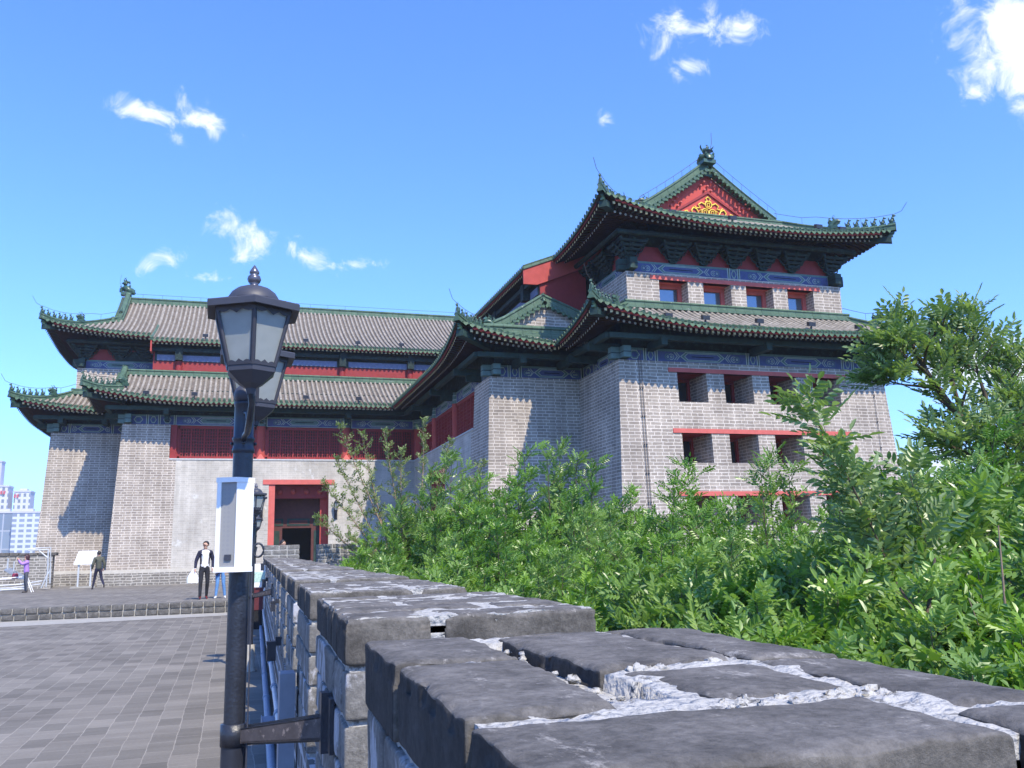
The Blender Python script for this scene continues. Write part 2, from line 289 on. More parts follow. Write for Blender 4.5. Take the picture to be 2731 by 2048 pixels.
# ================================================================== the corner tower
xc, yc, WL, WW, WE, WD, ZT, BT, BT2 = 9.994, 50.462, 15.80, 4.034, 4.1265, 12.258, 8.423, .0445, .056
def mapR(p, s, z): return (xc+p, yc-s, z)
def mapL(p, s, z): return (xc-s, yc+p, z)
tower = empty('corner_tower', (xc, yc, 0), label='grey brick corner tower with green-edged tiled roofs, red lattice and rows of openings', cat='tower')
def TB(wing): return MB((lambda p, s, z: (mapR if wing == 'R' else mapL)(p, s, z)), wing == 'R')
def part(mb, name, parent=None, label=None):
    o = mb.build(name)
    if parent is None: parent = tower
    o.parent = parent; base = parent.matrix_world if parent is not tower else None
    if parent is tower: o.location = (-xc, -yc, 0)
    if label: o['label'] = label
    return o
def bat(z, k=BT): return k*(ZT-z)
def wall(mb, P, zs, u0, u1, ub=(), holes=(), kf=None):
    """battered brick sheet: P(u, z) -> (p, s); u0/u1 functions of z; cells inside a hole are left open"""
    for i in range(len(zs)-1):
        za, zb = zs[i], zs[i+1]; zm = (za+zb)/2
        ua = [u0(za)]+list(ub)+[u1(za)]; uc = [u0(zb)]+list(ub)+[u1(zb)]
        for j in range(len(ua)-1):
            um = (ua[j]+ua[j+1])/2
            if any(h[0] < um < h[1] and h[2] < zm < h[3] for h in holes): continue
            k = kf(um, zm) if kf else 'wall'
            mb.face([P(ua[j], za)+(za,), P(ua[j+1], za)+(za,), P(uc[j+1], zb)+(zb,), P(uc[j], zb)+(zb,)], k)
ZB = -3.0
DOOR = (4.97, 8.20, -3.1, 5.18); ZL = 6.57; LS = WL-2.4
WINP = [(6.50+2.08*i, 7.80+2.08*i) for i in range(4)]
WROW = [(6.81, 8.00), (4.41, 5.57), (2.0, 3.13)]
UW = [(6.45+2.05*i, 7.77+2.05*i) for i in range(4)]
def box2(mb, p0, p1, s0, s1, z0, z1, k): mb.box((p0, s0, z0), (p1, s1, z1), k)
def cartouche(mb, q, u0, u1, z0, z1, alt=0, small=False):
    """painted beam panel: q(u, z, out) -> point; layered flat ornament, each layer 4 mm proud"""
    def rect(a, b, c, d, k, o): mb.face([q(a, c, o), q(b, c, o), q(b, d, o), q(a, d, o)], k)
    def poly(pts, k, o): mb.face([q(a, c, o) for a, c in pts], k)
    h = z1-z0; zm = (z0+z1)/2; um = (u0+u1)/2; Wd = u1-u0
    rect(u0, u1, z0, z1, 'blue', .004)
    rect(u0, u1, z1-h*.17, z1, 'teal', .008); rect(u0, u1, z0, z0+h*.05, 'pale', .008)
    for a in (u0, u1-.05): rect(a, a+.05, z0, z1, 'pale', .009)
    def hexr(cx, hw, hh, tip, k, o): poly([(cx-hw-tip, zm), (cx-hw, zm-hh), (cx+hw, zm-hh), (cx+hw+tip, zm), (cx+hw, zm+hh), (cx-hw, zm+hh)], k, o)
    if small:
        hexr(um, Wd*.12, h*.34, Wd*.16, 'pale', .012); hexr(um, Wd*.10, h*.27, Wd*.13, 'teal', .016); hexr(um, Wd*.07, h*.2, Wd*.1, 'blue', .02); return
    hw = Wd*.16
    hexr(um, hw+.10, h*.36, .26, 'pale', .012); hexr(um, hw+.08, h*.31, .22, 'blue' if not alt else 'teal', .016)
    hexr(um, hw+.03, h*.26, .15, 'pale', .02); hexr(um, hw+.01, h*.215, .13, 'teal' if not alt else 'blue', .024)
    hexr(um, hw*.72, h*.035, .05, 'black', .028)
    for sg in (-1, 1):
        for dd in (.62, .8):
            x = um+sg*(hw+dd*(Wd/2-hw)*.62+.22)
            n = 10; r = h*.24
            if abs(x-um) > Wd/2-r-.08: continue
            poly([(x+r*math.cos(2*math.pi*i/n), zm-.03+r*math.sin(2*math.pi*i/n)) for i in range(n)], 'pale' if dd < .7 else 'teal', .012)
            poly([(x+.75*r*math.cos(2*math.pi*i/n), zm-.03+.75*r*math.sin(2*math.pi*i/n)) for i in range(n)], 'blue', .016)
            poly([(x+.4*r*math.cos(2*math.pi*i/n), zm-.03+.4*r*math.sin(2*math.pi*i/n)) for i in range(n)], 'pale', .02)
            poly([(x+.2*r*math.cos(2*math.pi*i/n), zm-.03+.2*r*math.sin(2*math.pi*i/n)) for i in range(n)], 'teal', .024)
        for dd in (.0, .1):
            x = um+sg*(hw+.36+dd)
            poly([(x, zm), (x+sg*.14, zm+h*.3), (x+sg*.18, zm+h*.3), (x+sg*.05, zm), (x+sg*.18, zm-h*.3), (x+sg*.14, zm-h*.3)], 'pale', .014)
def seg_frieze(mb, q, breaks, z0, z1, alt=0):
    for i in range(len(breaks)-1):
        a, b = breaks[i], breaks[i+1]
        if b-a < .1: continue
        cartouche(mb, q, a+.02, b-.02, z0, z1, (i+alt) % 2, (b-a) < 1.6)
# ------------------------------------------------------------------ roofs
PITCH_T = .27
def lf(d, lift, reach=6.0): return lift*max(0, 1-max(d, 0)/reach)**2.0
class Roof:
    def __init__(s, O, U, V, zf, tip, T, lift=.86, t0=None, t1=None, ext=.14):
        s.O = Vector(O); s.U = Vector(U); s.V = Vector(V); s.zf = zf; s.tip = tip; s.T = T; s.lift = lift; s.ext = ext
        s.t0 = t0 or (lambda u: 0.0); s.t1 = t1 or (lambda u: T)
    def pt(s, u, t, dz=0):
        d = s.tip(u); k = max(0, 1-t/2.6); e = lf(d, s.ext, 4)*max(0, 1-t/2.6)
        P = s.O+s.U*u+s.V*(t-e); return Vector((P.x, P.y, s.zf(t)+lf(d, s.lift(u) if callable(s.lift) else s.lift)*k*k+dz))
    def tiles(s, mb, u0, u1, disc=True, gmax=.42):
        n = int(round((u1-u0)/PITCH_T)); pt = s.pt; U3 = Vector((s.U.x, s.U.y, 0)); V3 = Vector((s.V.x, s.V.y, 0)); pitch = (u1-u0)/n
        for i in range(n+1):
            u = u0+pitch*i
            a, b = s.t0(u), s.t1(u)
            if b-a > .12:
                m_ = max(2, int((b-a)/.42)+1); ts = [a+(b-a)*j/m_ for j in range(m_+1)]
                if a < .01 and b > gmax+.1: ts = sorted(set([x for x in ts if abs(x-gmax) > .1]+[gmax]))
                rows = []; uvs = []; sz = .072*(.94+.12*rnd.random()); wob = rnd.uniform(-.012, .012)
                for j, t in enumerate(ts):
                    c = pt(u+wob, t, .03); c2 = pt(u, t+.05, .03); sl = (c2-c).normalized(); N = U3.cross(sl).normalized(); 
                    if N.z < 0: N = -N
                    rows.append([c+U3*math.cos(x)*sz+N*math.sin(x)*sz for x in (0, .63, 1.26, 1.88, 2.51, 3.1416)]); uvs.append([(i*.27+k*.01, t) for k in range(6)])
                k0 = [j for j, t in enumerate(ts) if t <= gmax+.001] if a < .01 else []
                g = len(k0)
                if g > 1: mb.grid(rows[:g], 'green', uvs[:g])
                mb.grid(rows[max(g-1, 0):], 'tile', uvs[max(g-1, 0):])
                if a < .01 and disc:
                    c = pt(u+wob, 0, .035)-V3*.012; tl = .13
                    ring = lambda r, o: [c+U3*math.cos(x)*r+Vector((0, 0, math.sin(x)*r))-V3*(o+tl*math.sin(x)*r) for x in [2*math.pi*j/10 for j in range(10)]]
                    A_ = ring(.088, 0); B_ = ring(.088, .03); D_ = ring(.062, .03); E_ = ring(.062, .018)
                    mb.grid([A_, B_, D_], 'disc', None, False, True); mb.grid([D_, E_], 'discin', None, False, True); mb.face(E_, 'discin')
            if i < n:
                u2 = u+pitch; um = (u+u2)/2
                a, b = max(s.t0(u), 0), s.t1(u); a2, b2 = s.t0(u2), s.t1(u2)
                if b-a < .02 and b2-a2 < .02: continue
                m_ = max(2, int((max(b, b2)-min(a, a2))/.5)+1)
                rw = []; uv = []
                for j in range(m_+1):
                    f = j/m_; t, t2 = a+(b-a)*f, a2+(b2-a2)*f
                    rw.append([pt(u, t), pt(um, (t+t2)/2, -.035), pt(u2, t2)]); uv.append([(u, t), (um, (t+t2)/2), (u2, t2)])
                mb.grid(rw, 'pan', uv)
                if a < .01 and disc:
                    c = pt(um, 0, -.03)-V3*.02; w_ = .095
                    L_ = [(-w_, .02), (-w_, -.035), (-.055, -.085), (0, -.125), (.055, -.085), (w_, -.035), (w_, .02)]
                    A_ = [c+U3*x+Vector((0, 0, z))-V3*(.03-z*.25) for x, z in L_]; B_ = [q+V3*.02 for q in A_]
                    mb.face(A_, 'disc'); mb.face(list(reversed(B_)), 'discin')
                    for j in range(6): mb.face([A_[j], A_[j+1], B_[j+1], B_[j]], 'disc')
    def eaves(s, mb, u0, u1, depth, round_=True, step=.235):
        """fascia, soffit boards and the two rows of rafters with painted ends"""
        pt = s.pt; n = max(2, int((u1-u0)/.5)); U3 = Vector((s.U.x, s.U.y, 0)); V3 = Vector((s.V.x, s.V.y, 0))
        us = [u0+(u1-u0)*i/n for i in range(n+1)]
        us2 = [u for u in us if s.t1(u)-s.t0(u) > .0 and s.t0(u) < .05]
        if len(us2) > 1:
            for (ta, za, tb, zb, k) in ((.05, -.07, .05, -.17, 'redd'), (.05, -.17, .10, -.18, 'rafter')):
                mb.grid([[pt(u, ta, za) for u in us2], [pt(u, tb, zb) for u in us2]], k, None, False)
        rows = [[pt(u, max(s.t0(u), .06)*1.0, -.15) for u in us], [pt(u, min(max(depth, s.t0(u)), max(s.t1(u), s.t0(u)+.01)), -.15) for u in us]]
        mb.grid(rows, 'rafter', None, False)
        m_ = int((u1-u0)/step)
        for i in range(m_+1):
            u = u0+(u1-u0)*i/m_; a, b = s.t0(u), min(s.t1(u), depth)
            if a < .02 and b > .25:
                tb = min(b, .95); A_ = pt(u, .12, -.17); B_ = pt(u, tb, -.17); h = .11; w_ = .052
                P = [A_-U3*w_-Vector((0, 0, h)), A_+U3*w_-Vector((0, 0, h)), B_+U3*w_-Vector((0, 0, h)), B_-U3*w_-Vector((0, 0, h)), A_-U3*w_, A_+U3*w_, B_+U3*w_, B_-U3*w_]
                mb.face([P[0], P[1], P[5], P[4]], 'cream'); mb.face([P[0], P[3], P[2], P[1]], 'rafterg'); mb.face([P[3], P[0], P[4], P[7]], 'rafter'); mb.face([P[1], P[2], P[6], P[5]], 'rafter')
            if round_ and a < .3 and b > .62:
                A_ = pt(u, .55, -.36); B_ = pt(u, b, -.36); r = .056; n8 = 7
                ra = [A_+U3*math.cos(2*math.pi*j/n8)*r+Vector((0, 0, r*math.sin(2*math.pi*j/n8))) for j in range(n8)]
                rb = [q-A_+B_ for q in ra]
                mb.face(ra, 'white_end'); mb.grid([ra, rb], 'rafter', None, True, True)
        # boarding over the round rafters
        if round_:
            us3 = [u for u in us if s.t1(u) > .6 and s.t0(u) < .55]
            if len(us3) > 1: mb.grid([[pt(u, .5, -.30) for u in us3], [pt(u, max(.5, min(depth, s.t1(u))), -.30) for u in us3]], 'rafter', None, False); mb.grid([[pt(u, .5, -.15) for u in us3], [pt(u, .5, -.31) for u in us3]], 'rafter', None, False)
RP = [(-.15, -.04), (-.15, .05), (-.10, .07), (-.10, .11), (-.075, .13), (-.075, .21), (-.11, .235), (-.11, .265), (-.07, .31), (0, .33)]
RP = RP+[(-x, z) for x, z in reversed(RP[:-1])]
def sweep(mb, path, k='ridge', sc=1.0, prof=RP):
    rows = []; uvs = []; Ls = 0; path = [Vector(p) for p in path]
    for i, p in enumerate(path):
        t = path[min(i+1, len(path)-1)]-path[max(i-1, 0)]; t.z = 0; t.normalize(); sd_ = Vector((t.y, -t.x, 0))
        if i: Ls += (path[i]-path[i-1]).length
        rows.append([p+sd_*x*sc+Vector((0, 0, z*sc)) for x, z in prof]); uvs.append([(j*.04, Ls) for j in range(len(prof)+1)])
    mb.grid(rows, k, uvs, False); mb.face(rows[0], k); mb.face(list(reversed(rows[-1])), k)
# ---- creature masters (built once, then shared)
def beast_mesh():
    b = MB()
    b.sphere((0, 0, .10), .075, 'beast', 8, (1.25, .8, 1.2)); b.sphere((.055, 0, .20), .062, 'beast', 8, (.9, .75, 1.3)); b.sphere((.10, 0, .30), .052, 'beast', 8, (1.25, .8, .95))
    b.sphere((.155, 0, .285), .026, 'beast', 6, (1.2, .8, .8)); b.sphere((-.085, 0, .2), .035, 'beast', 6, (.7, .6, 2.3))
    for y in (-.035, .035): b.tube([(.09, y, .18), (.115, y, .08), (.125, y, 0)], [.024, .018, .02], 'beast', 6); b.tube([(.085, y, .33), (.07, y*1.2, .385)], [.016, .004], 'beast', 5)
    b.box((-.13, -.06, -.03), (.15, .06, .02), 'beast')
    return b
def dragon_mesh():      # horned beast head that ends a ridge
    b = MB()
    b.tube([(-.22, 0, .0), (-.12, 0, .16), (.02, 0, .27), (.17, 0, .28), (.30, 0, .22)], [.16, .15, .14, .105, .05], 'beast', 9)
    b.tube([(.04, 0, .15), (.17, 0, .12), (.27, 0, .15)], [.09, .06, .03], 'beast', 8)
    for y in (-.07, .07):
        b.tube([(.0, y, .36), (-.08, y*1.3, .46), (-.03, y*1.5, .56), (.05, y*1.4, .58)], [.035, .028, .02, .006], 'beast', 6)
        b.tube([(-.1, y, .25), (-.24, y*1.6, .36), (-.28, y*1.5, .46)], [.05, .035, .006], 'beast', 6); b.sphere((.12, y*1.1, .34), .03, 'beast', 6)
    b.tube([(-.2, 0, .1), (-.30, 0, .28), (-.26, 0, .46), (-.18, 0, .5)], [.09, .06, .04, .01], 'beast', 7)
    b.box((-.34, -.13, -.12), (.14, .13, .06), 'beast')
    return b
def chiwen_mesh():      # big ridge-end ornament: upright fish-tailed beast swallowing the ridge (+x = outward)
    b = MB()
    b.tube([(-.5, 0, .06), (-.34, 0, .2), (-.08, 0, .34), (.12, 0, .56), (.16, 0, .84), (.04, 0, 1.0), (-.14, 0, .98), (-.18, 0, .86)], [.10, .22, .27, .25, .19, .14, .09, .03], 'beast', 10)
    b.tube([(-.5, 0, .32), (-.3, 0, .42), (-.1, 0, .42)], [.05, .12, .12], 'beast', 8)
    for y in (-.12, .12):
        b.tube([(-.12, y, .55), (-.2, y*1.2, .72), (-.12, y*1.2, .82)], [.05, .04, .01], 'beast', 6); b.tube([(.25, y, .42), (.38, y, .56), (.34, y, .72)], [.05, .04, .008], 'beast', 6)
        b.tube([(.0, y, .95), (.06, y*1.6, 1.16), (.18, y*1.8, 1.25)], [.04, .028, .006], 'beast', 6); b.sphere((-.26, y*1.5, .36), .06, 'beast', 7)
    b.tube([(.1, 0, .96), (.2, 0, 1.14), (.14, 0, 1.3), (.02, 0, 1.34)], [.06, .045, .028, .006], 'beast', 7)
    b.tube([(.16, 0, .5), (.34, 0, .38), (.36, 0, .16)], [.16, .13, .1], 'beast', 8); b.box((-.3, -.2, -.1), (.34, .2, .16), 'beast')
    return b
def proto(mb, name):
    o = mb.build(name); me = o.data; bpy.data.objects.remove(o); return me
ME_B, ME_D, ME_C = proto(beast_mesh(), 'roof_beast'), proto(dragon_mesh(), 'dragon_head'), proto(chiwen_mesh(), 'ridge_end_ornament')
def put(me, name, parent, wing, P, dirn, sc=1.0):
    """dirn = local (p, s) direction the creature faces"""
    f = mapR if wing == 'R' else mapL
    a = Vector(f(P[0], P[1], P[2])); b = Vector(f(P[0]+dirn[0], P[1]+dirn[1], P[2])); d = b-a
    o = bpy.data.objects.new(name, me); C.objects.link(o); o.parent = parent
    o.location = a; o.rotation_euler = (0, 0, math.atan2(d.y, d.x)); o.scale = (sc,)*3
    return o
def hip(mb, wing, rf, corner, din, zf, length, lift, parent, beasts=6, head_at=None, ext=.14, posts=None):
    """ridge on the diagonal from a corner tip; din = unit inward (p, s) signs"""
    def P(d, dz=0):
        k = max(0, 1-d/2.6); e = lf(d, ext, 4)*k
        return Vector((corner[0]+din[0]*(d-e), corner[1]+din[1]*(d-e), zf(d)+lf(d, lift)*k*k+dz))
    n = 12; sweep(mb, [P(-.05+(length+.05)*i/n, .0) for i in range(n+1)], 'ridge', .92)
    out = (-din[0], -din[1]); r2 = math.sqrt(.5)
    for i in range(beasts): put(ME_B, 'roof_beast', parent, wing, P(.06+.235*i, .31), out, 1.0 if i else 1.15)
    hd = head_at if head_at is not None else .06+.235*beasts+.12
    put(ME_D, 'dragon_head', parent, wing, P(hd, .34), out, .85)
    put(ME_D, 'dragon_head', parent, wing, P(.10, -.24), out, .5)
    # corner beam beneath
    A_, B_ = P(.1, -.30), P(length, -.42); sdv = Vector((din[1], -din[0], 0))*.11
    P8 = [A_-sdv-Vector((0, 0, .26)), A_+sdv-Vector((0, 0, .26)), B_+sdv-Vector((0, 0, .3)), B_-sdv-Vector((0, 0, .3)), A_-sdv, A_+sdv, B_+sdv, B_-sdv]
    mb.hexa(P8, 'beam')
    if posts is not None:
        pts = [P(.0+length*i/8, .72 if i < 6 else .6) for i in range(9)]; posts.tube(pts, .011, 'wire', 4)
        for i in (0, 2, 4, 6): posts.tube([P(length*i/8, .3), pts[i]], .009, 'wire', 4)
        tip = P(0, .7); o3 = Vector((out[0], out[1], 0))*r2
        posts.tube([tip, tip+o3*.35+Vector((0, 0, .1)), tip+o3*.6+Vector((0, 0, .45))], .011, 'wire', 4)
def zl(t, ze=9.47): return ze+t*.40+t*t*.045     # lower eaves
def zu(t): 
    x = t/6.78
    return (14.15+3.75*(.72*x+.28*x*x)) if t > 0 else 14.15+t*.40
def zi(t): return 9.47+t*.40+t*t*.030               # inner strip, rises to the wall ridge
def barge(mb, pts, outv, side):
    """row of round tile ends and drips along a sloping gable edge; pts from low to high"""
    tot = 0; segs = []
    for i in range(len(pts)-1): segs.append((pts[i+1]-pts[i]).length)
    tot = sum(segs); n = int(tot/.25); O3 = Vector((outv[0], outv[1], 0))
    def at(x):
        for i, sg in enumerate(segs):
            if x <= sg or i == len(segs)-1: return pts[i]+(pts[i+1]-pts[i])*(x/sg), (pts[i+1]-pts[i]).normalized()
            x -= sg
    for i in range(n+1):
        c, t = at(tot*i/n); N = Vector((0, 0, 1)); a1 = t; a2 = O3.cross(t).normalized()
        if a2.z < 0: a2 = -a2
        ring = lambda r, o: [c+a1*math.cos(x)*r+a2*math.sin(x)*r+O3*o for x in [2*math.pi*j/9 for j in range(9)]]
        mb.grid([ring(.085, -.35), ring(.085, .16), ring(.06, .16)], 'disc', None, False, True); mb.face(ring(.06, .155), 'discin')
        if i < n:
            c2, t2 = at(tot*(i+.5)/n); w_ = .09
            Q = [c2+t2*x+a2*z+O3*.14 for x, z in ((-w_, -.02), (-w_, -.07), (0, -.17), (w_, -.07), (w_, -.02))]; mb.face(Q, 'disc'); mb.face([q-O3*.03 for q in reversed(Q)], 'discin')
            for j in range(4): mb.face([Q[j], Q[j+1], Q[j+1]-O3*.03, Q[j]-O3*.03], 'disc')

def build_wing(wing):
    LL, LRt = (.80, .42) if wing == 'R' else (.66, .66)
    Rr = wing == 'R'
    # ---- brick body
    mb = TB(wing)
    zs = [ZB, 0, 1.2, 2.0, 3.13, 4.41, 5.18, 5.57, ZL]
    kf = lambda u, z: 'wall' if (u > WL-2.75 or (Rr and u > 13)) else 'wall2'
    wall(mb, lambda u, z: (-bat(z), u), zs, lambda z: -bat(z), lambda z: WL+bat(z), (DOOR[0], DOOR[1], WL-2.75), (DOOR,), kf)
    wall(mb, lambda u, z: (-bat(z), u), [ZL, ZT], lambda z: LS, lambda z: WL+bat(z), (), (), kf)
    box2(mb, .02, .6, LS-.01, LS, ZL, ZT, 'wall')                                    # pier return beside the lattice
    box2(mb, -.12, .5, -.3, LS, ZL-.06, ZL+.02, 'white_end')                          # pale sill
    # end of the inner strip, its return, and the outer body
    wall(mb, lambda u, z: (u, WL+bat(z)), zs+[ZT], lambda z: -bat(z), lambda z: WW-bat(z))
    wall(mb, lambda u, z: (WW-bat(z), u), zs+[ZT], lambda z: WL+bat(z), lambda z: WL+WE+bat(z))
    holes = [(a, b, z0, z1) for a, b in WINP for z0, z1 in WROW] if Rr else []
    ub = sorted([x for ab in WINP for x in ab]); zz = sorted([ZB, 0, ZT]+[z for zr in WROW for z in zr])
    wall(mb, lambda u, z: (u, WL+WE+bat(z)), zz, lambda z: WW-bat(z), lambda z: WW+WD+bat(z, BT2), ub, holes)
    wall(mb, lambda u, z: (WW+WD+bat(z, BT2), u), [ZB, 0, ZT], lambda z: -(WW+WD)-bat(z, BT2), lambda z: WL+WE+bat(z))
    # top ledges
    for (a, b) in (((-.0, LS), (WW+.3, WL)), ((WW, WL-.5), (WW+WD, WL+WE))):
        mb.face([(a[0], a[1], ZT-.002), (b[0], a[1], ZT-.002), (b[0], b[1], ZT-.002), (a[0], b[1], ZT-.002)], 'plinth')
    part(mb, 'brick_wall')
    if not Rr:
        mb = TB(wing)      # stepped plinth of the facade the visitors walk past
        b0 = bat(0)
        mb.box((-b0-.28, DOOR[1]+.35, -.3), (-b0+.1, WL+b0+.28, .62), 'plinth'); mb.box((-b0-.28, -1, -.3), (-b0+.1, DOOR[0]-.35, .62), 'plinth')
        mb.hexa([(-b0-.28, DOOR[1]+.35, .62), (-b0+.05, DOOR[1]+.35, .62), (-b0+.05, WL+b0+.28, .62), (-b0-.28, WL+b0+.28, .62), (-b0-.05, DOOR[1]+.35, .80), (-b0+.05, DOOR[1]+.35, .80), (-b0+.05, WL+b0+.05, .80), (-b0-.05, WL+b0+.05, .80)], 'concrete')
        mb.box((WW-b0-.28, WL+b0+.3, -.3), (WW-b0+.1, WL+WE+b0+.28, .62), 'plinth')
        mb.hexa([(WW-b0-.28, WL+b0+.3, .62), (WW-b0+.05, WL+b0+.3, .62), (WW-b0+.05, WL+WE+b0+.28, .62), (WW-b0-.28, WL+WE+b0+.28, .62), (WW-b0-.05, WL+b0+.3, .8), (WW-b0+.05, WL+b0+.3, .8), (WW-b0+.05, WL+WE+b0+.05, .8), (WW-b0-.05, WL+WE+b0+.05, .8)], 'concrete')
        part(mb, 'plinth')
    # ---- openings of the end wall
    if Rr:
        for ri, (z0, z1) in enumerate(WROW):
            for (a, b) in WINP:
                o = empty('window'); o.parent = tower; o.location = (0, 0, 0)
                sf = WL+WE; dp = 1.45
                def S(z): return sf+bat(z)
                rv = TB(wing)
                rv.face([(a, S(z0), z0), (a, S(z1), z1), (a, sf-dp, z1), (a, sf-dp, z0)], 'wall'); rv.face([(b, S(z0), z0), (b, sf-dp, z0), (b, sf-dp, z1), (b, S(z1), z1)], 'wall')
                rv.face([(a, S(z0), z0), (b, S(z0), z0), (b, sf-dp, z0), (a, sf-dp, z0)], 'wall'); rv.face([(a, S(z1), z1), (a, sf-dp, z1), (b, sf-dp, z1), (b, S(z1), z1)], 'redd')
                q = part(rv, 'reveal', o); q.location = (-xc, -yc, 0)
                fr = TB(wing); s0 = sf-dp
                for (p0, p1, za, zb) in ((a, a+.12, z0, z1), (b-.12, b, z0, z1), (a+.12, b-.12, z1-.12, z1), (a+.12, b-.12, z0, z0+.08), ((a+b)/2-.03, (a+b)/2+.03, z0+.08, z1-.12)):
                    fr.box((p0, s0-.02, za), (p1, s0+.09, zb), 'redd')
                q = part(fr, 'frame', o); q.location = (-xc, -yc, 0)
                pn = TB(wing); pn.box((a+.1, s0-.05, z0+.05), (b-.1, s0-.022, z1-.1), 'pane2'); q = part(pn, 'pane', o); q.location = (-xc, -yc, 0)
                if ri == 1 and a < 7:
                    lf_ = TB(wing); lf_.hexa([(a+.13, s0+.09, z0+.02), (a+.17, s0+.09, z0+.02), (a+.40, s0+.60, z0+.02), (a+.36, s0+.60, z0+.02), (a+.13, s0+.09, z1-.14), (a+.17, s0+.09, z1-.14), (a+.40, s0+.60, z1-.14), (a+.36, s0+.60, z1-.14)], 'lintel'); q = part(lf_, 'open_shutter', o); q.location = (-xc, -yc, 0)
            ln = TB(wing); zb = z1; s1 = WL+WE+bat(zb)
            ln.box((6.12, s1-.3, zb), (14.4, s1+.035, zb+.17), 'lintel'); part(ln, 'lintel')
        for (a, b) in UW:
            o = empty('window'); o.parent = tower
            sf = WL+WE-.95; dp = .62; z0, z1 = 11.14, 12.10
            rv = TB(wing)
            rv.face([(a, sf, z0), (a, sf, z1), (a, sf-dp, z1), (a, sf-dp, z0)], 'wall'); rv.face([(b, sf, z0), (b, sf-dp, z0), (b, sf-dp, z1), (b, sf, z1)], 'wall')
            rv.face([(a, sf, z0), (b, sf, z0), (b, sf-dp, z0), (a, sf-dp, z0)], 'wall'); rv.face([(a, sf, z1), (a, sf-dp, z1), (b, sf-dp, z1), (b, sf, z1)], 'lintel')
            q = part(rv, 'reveal', o); q.location = (-xc, -yc, 0)
            fr = TB(wing); s0 = sf-dp
            for (p0, p1, za, zb) in ((a, a+.1, z0, z1), (b-.17, b, z0, z1), (a+.1, b-.17, z1-.17, z1), (a+.1, b-.17, z0, z0+.06)): fr.box((p0, s0-.02, za), (p1, s0+.07, zb), 'lintel')
            q = part(fr, 'frame', o); q.location = (-xc, -yc, 0)
            pn = TB(wing); pn.box((a+.08, s0-.05, z0+.04), (b-.15, s0-.02, z1-.15), 'pane'); q = part(pn, 'pane', o); q.location = (-xc, -yc, 0)
        ln = TB(wing); sf = WL+WE-.95; ln.box((6.05, sf-.3, 12.10), (14.25, sf+.035, 12.27), 'lintel'); part(ln, 'lintel')
    # ---- upper brick storey
    mb = TB(wing); su = WL+WE-.95; pu = WW+.95; pr = WW+WD-.95; zt2 = 12.38
    hl = [(a, b, 11.14, 12.10) for a, b in UW] if Rr else []
    wall(mb, lambda u, z: (u, su), [9.6, 11.14, 12.10, zt2], lambda z: pu, lambda z: pr, sorted(x for ab in UW for x in ab), hl)
    wall(mb, lambda u, z: (pu, u), [9.6, zt2], lambda z: 14.5, lambda z: su)
    wall(mb, lambda u, z: (pr, u), [9.6, zt2], lambda z: -pr, lambda z: su)
    mb.face([(pu, 14.5, zt2), (pr, 14.5, zt2), (pr, su, zt2), (pu, su, zt2)], 'plinth')
    part(mb, 'upper_brick_wall')
    # ---- lattice, posts, columns, door of the inner side
    cols = [-.2, 3.98, 8.68]
    for i, (a, b) in enumerate(((.05, 3.73), (4.23, 8.43), (8.93, LS-.38))):
        lt = TB(wing)
        lt.box((.36, a-.1, ZL+.02), (.40, b+.1, ZT), 'darkwood')
        for (s0, s1, z0, z1) in ((a-.06, a+.1, ZL+.02, ZT), (b-.1, b+.06, ZL+.02, ZT), (a, b, ZL+.02, ZL+.17), (a, b, ZT-.16, ZT)): lt.box((.27, s0, z0), (.34, s1, z1), 'redd')
        n = int((b-a)/.135)
        for j in range(1, n):
            s = a+(b-a)*j/n; wd = .045 if j % 5 == 0 else .022
            lt.box((.29 if j % 5 else .275, s-wd, ZL+.17), (.33, s+wd, ZT-.16), 'redd')
        for j in range(1, 9):
            z = ZL+.17+(ZT-.16-ZL-.17)*j/9; lt.box((.297, a+.1, z-.018), (.325, b-.1, z+.018), 'redd')
        part(lt, 'lattice_window')
    for s in cols:
        cb = TB(wing); cb.lathe([(.25, ZL+.02), (.25, ZT+.02)], (.36, s, 0), 'red', 14)
        cb.lathe([(.27, ZT+.02), (.27, 9.0)], (.36, s, 0), 'teal', 14); cb.lathe([(.275, ZT+.18), (.275, ZT+.22)], (.36, s, 0), 'pale', 14); cb.lathe([(.275, ZT+.4), (.275, ZT+.43)], (.36, s, 0), 'pale', 14)
        cb.hexa([(.02, s-.22, ZL+.02), (.12, s-.22, ZL+.02), (.12, s+.22, ZL+.02), (.02, s+.22, ZL+.02), (.10, s-.04, ZL+.3), (.12, s-.04, ZL+.3), (.12, s+.04, ZL+.3), (.10, s+.04, ZL+.3)], 'lintel')
        part(cb, 'column')
    cb = TB(wing); cb.box((.1, LS-.33, ZL+.02), (.4, LS-.005, ZT), 'redd'); part(cb, 'side_post')
    d = empty('door'); d.parent = tower
    s0, s1, zd = DOOR[0], DOOR[1], DOOR[3]
    rv = TB(wing); bf = lambda z: -bat(z)
    rv.face([(bf(0), s0, 0), (1.7, s0, 0), (1.7, s0, zd), (bf(zd), s0, zd)], 'red'); rv.face([(bf(0), s1, 0), (bf(zd), s1, zd), (1.7, s1, zd), (1.7, s1, 0)], 'red')
    rv.face([(bf(zd), s0, zd), (1.7, s0, zd), (1.7, s1, zd), (bf(zd), s1, zd)], 'redd'); rv.face([(bf(0)-.4, s0-.4, .012), (bf(0)-.4, s1+.4, .012), (5, s1+.4, .012), (5, s0-.4, .012)], 'plinth')
    rv.box((-.12, s1-.33, 0), (.3, s1-.002, zd-.002), 'lintel'); rv.box((.9, s0+.002, 0), (1.1, s0+.36, zd-.002), 'red')
    q = part(rv, 'door_jamb', d); q.location = (-xc, -yc, 0)
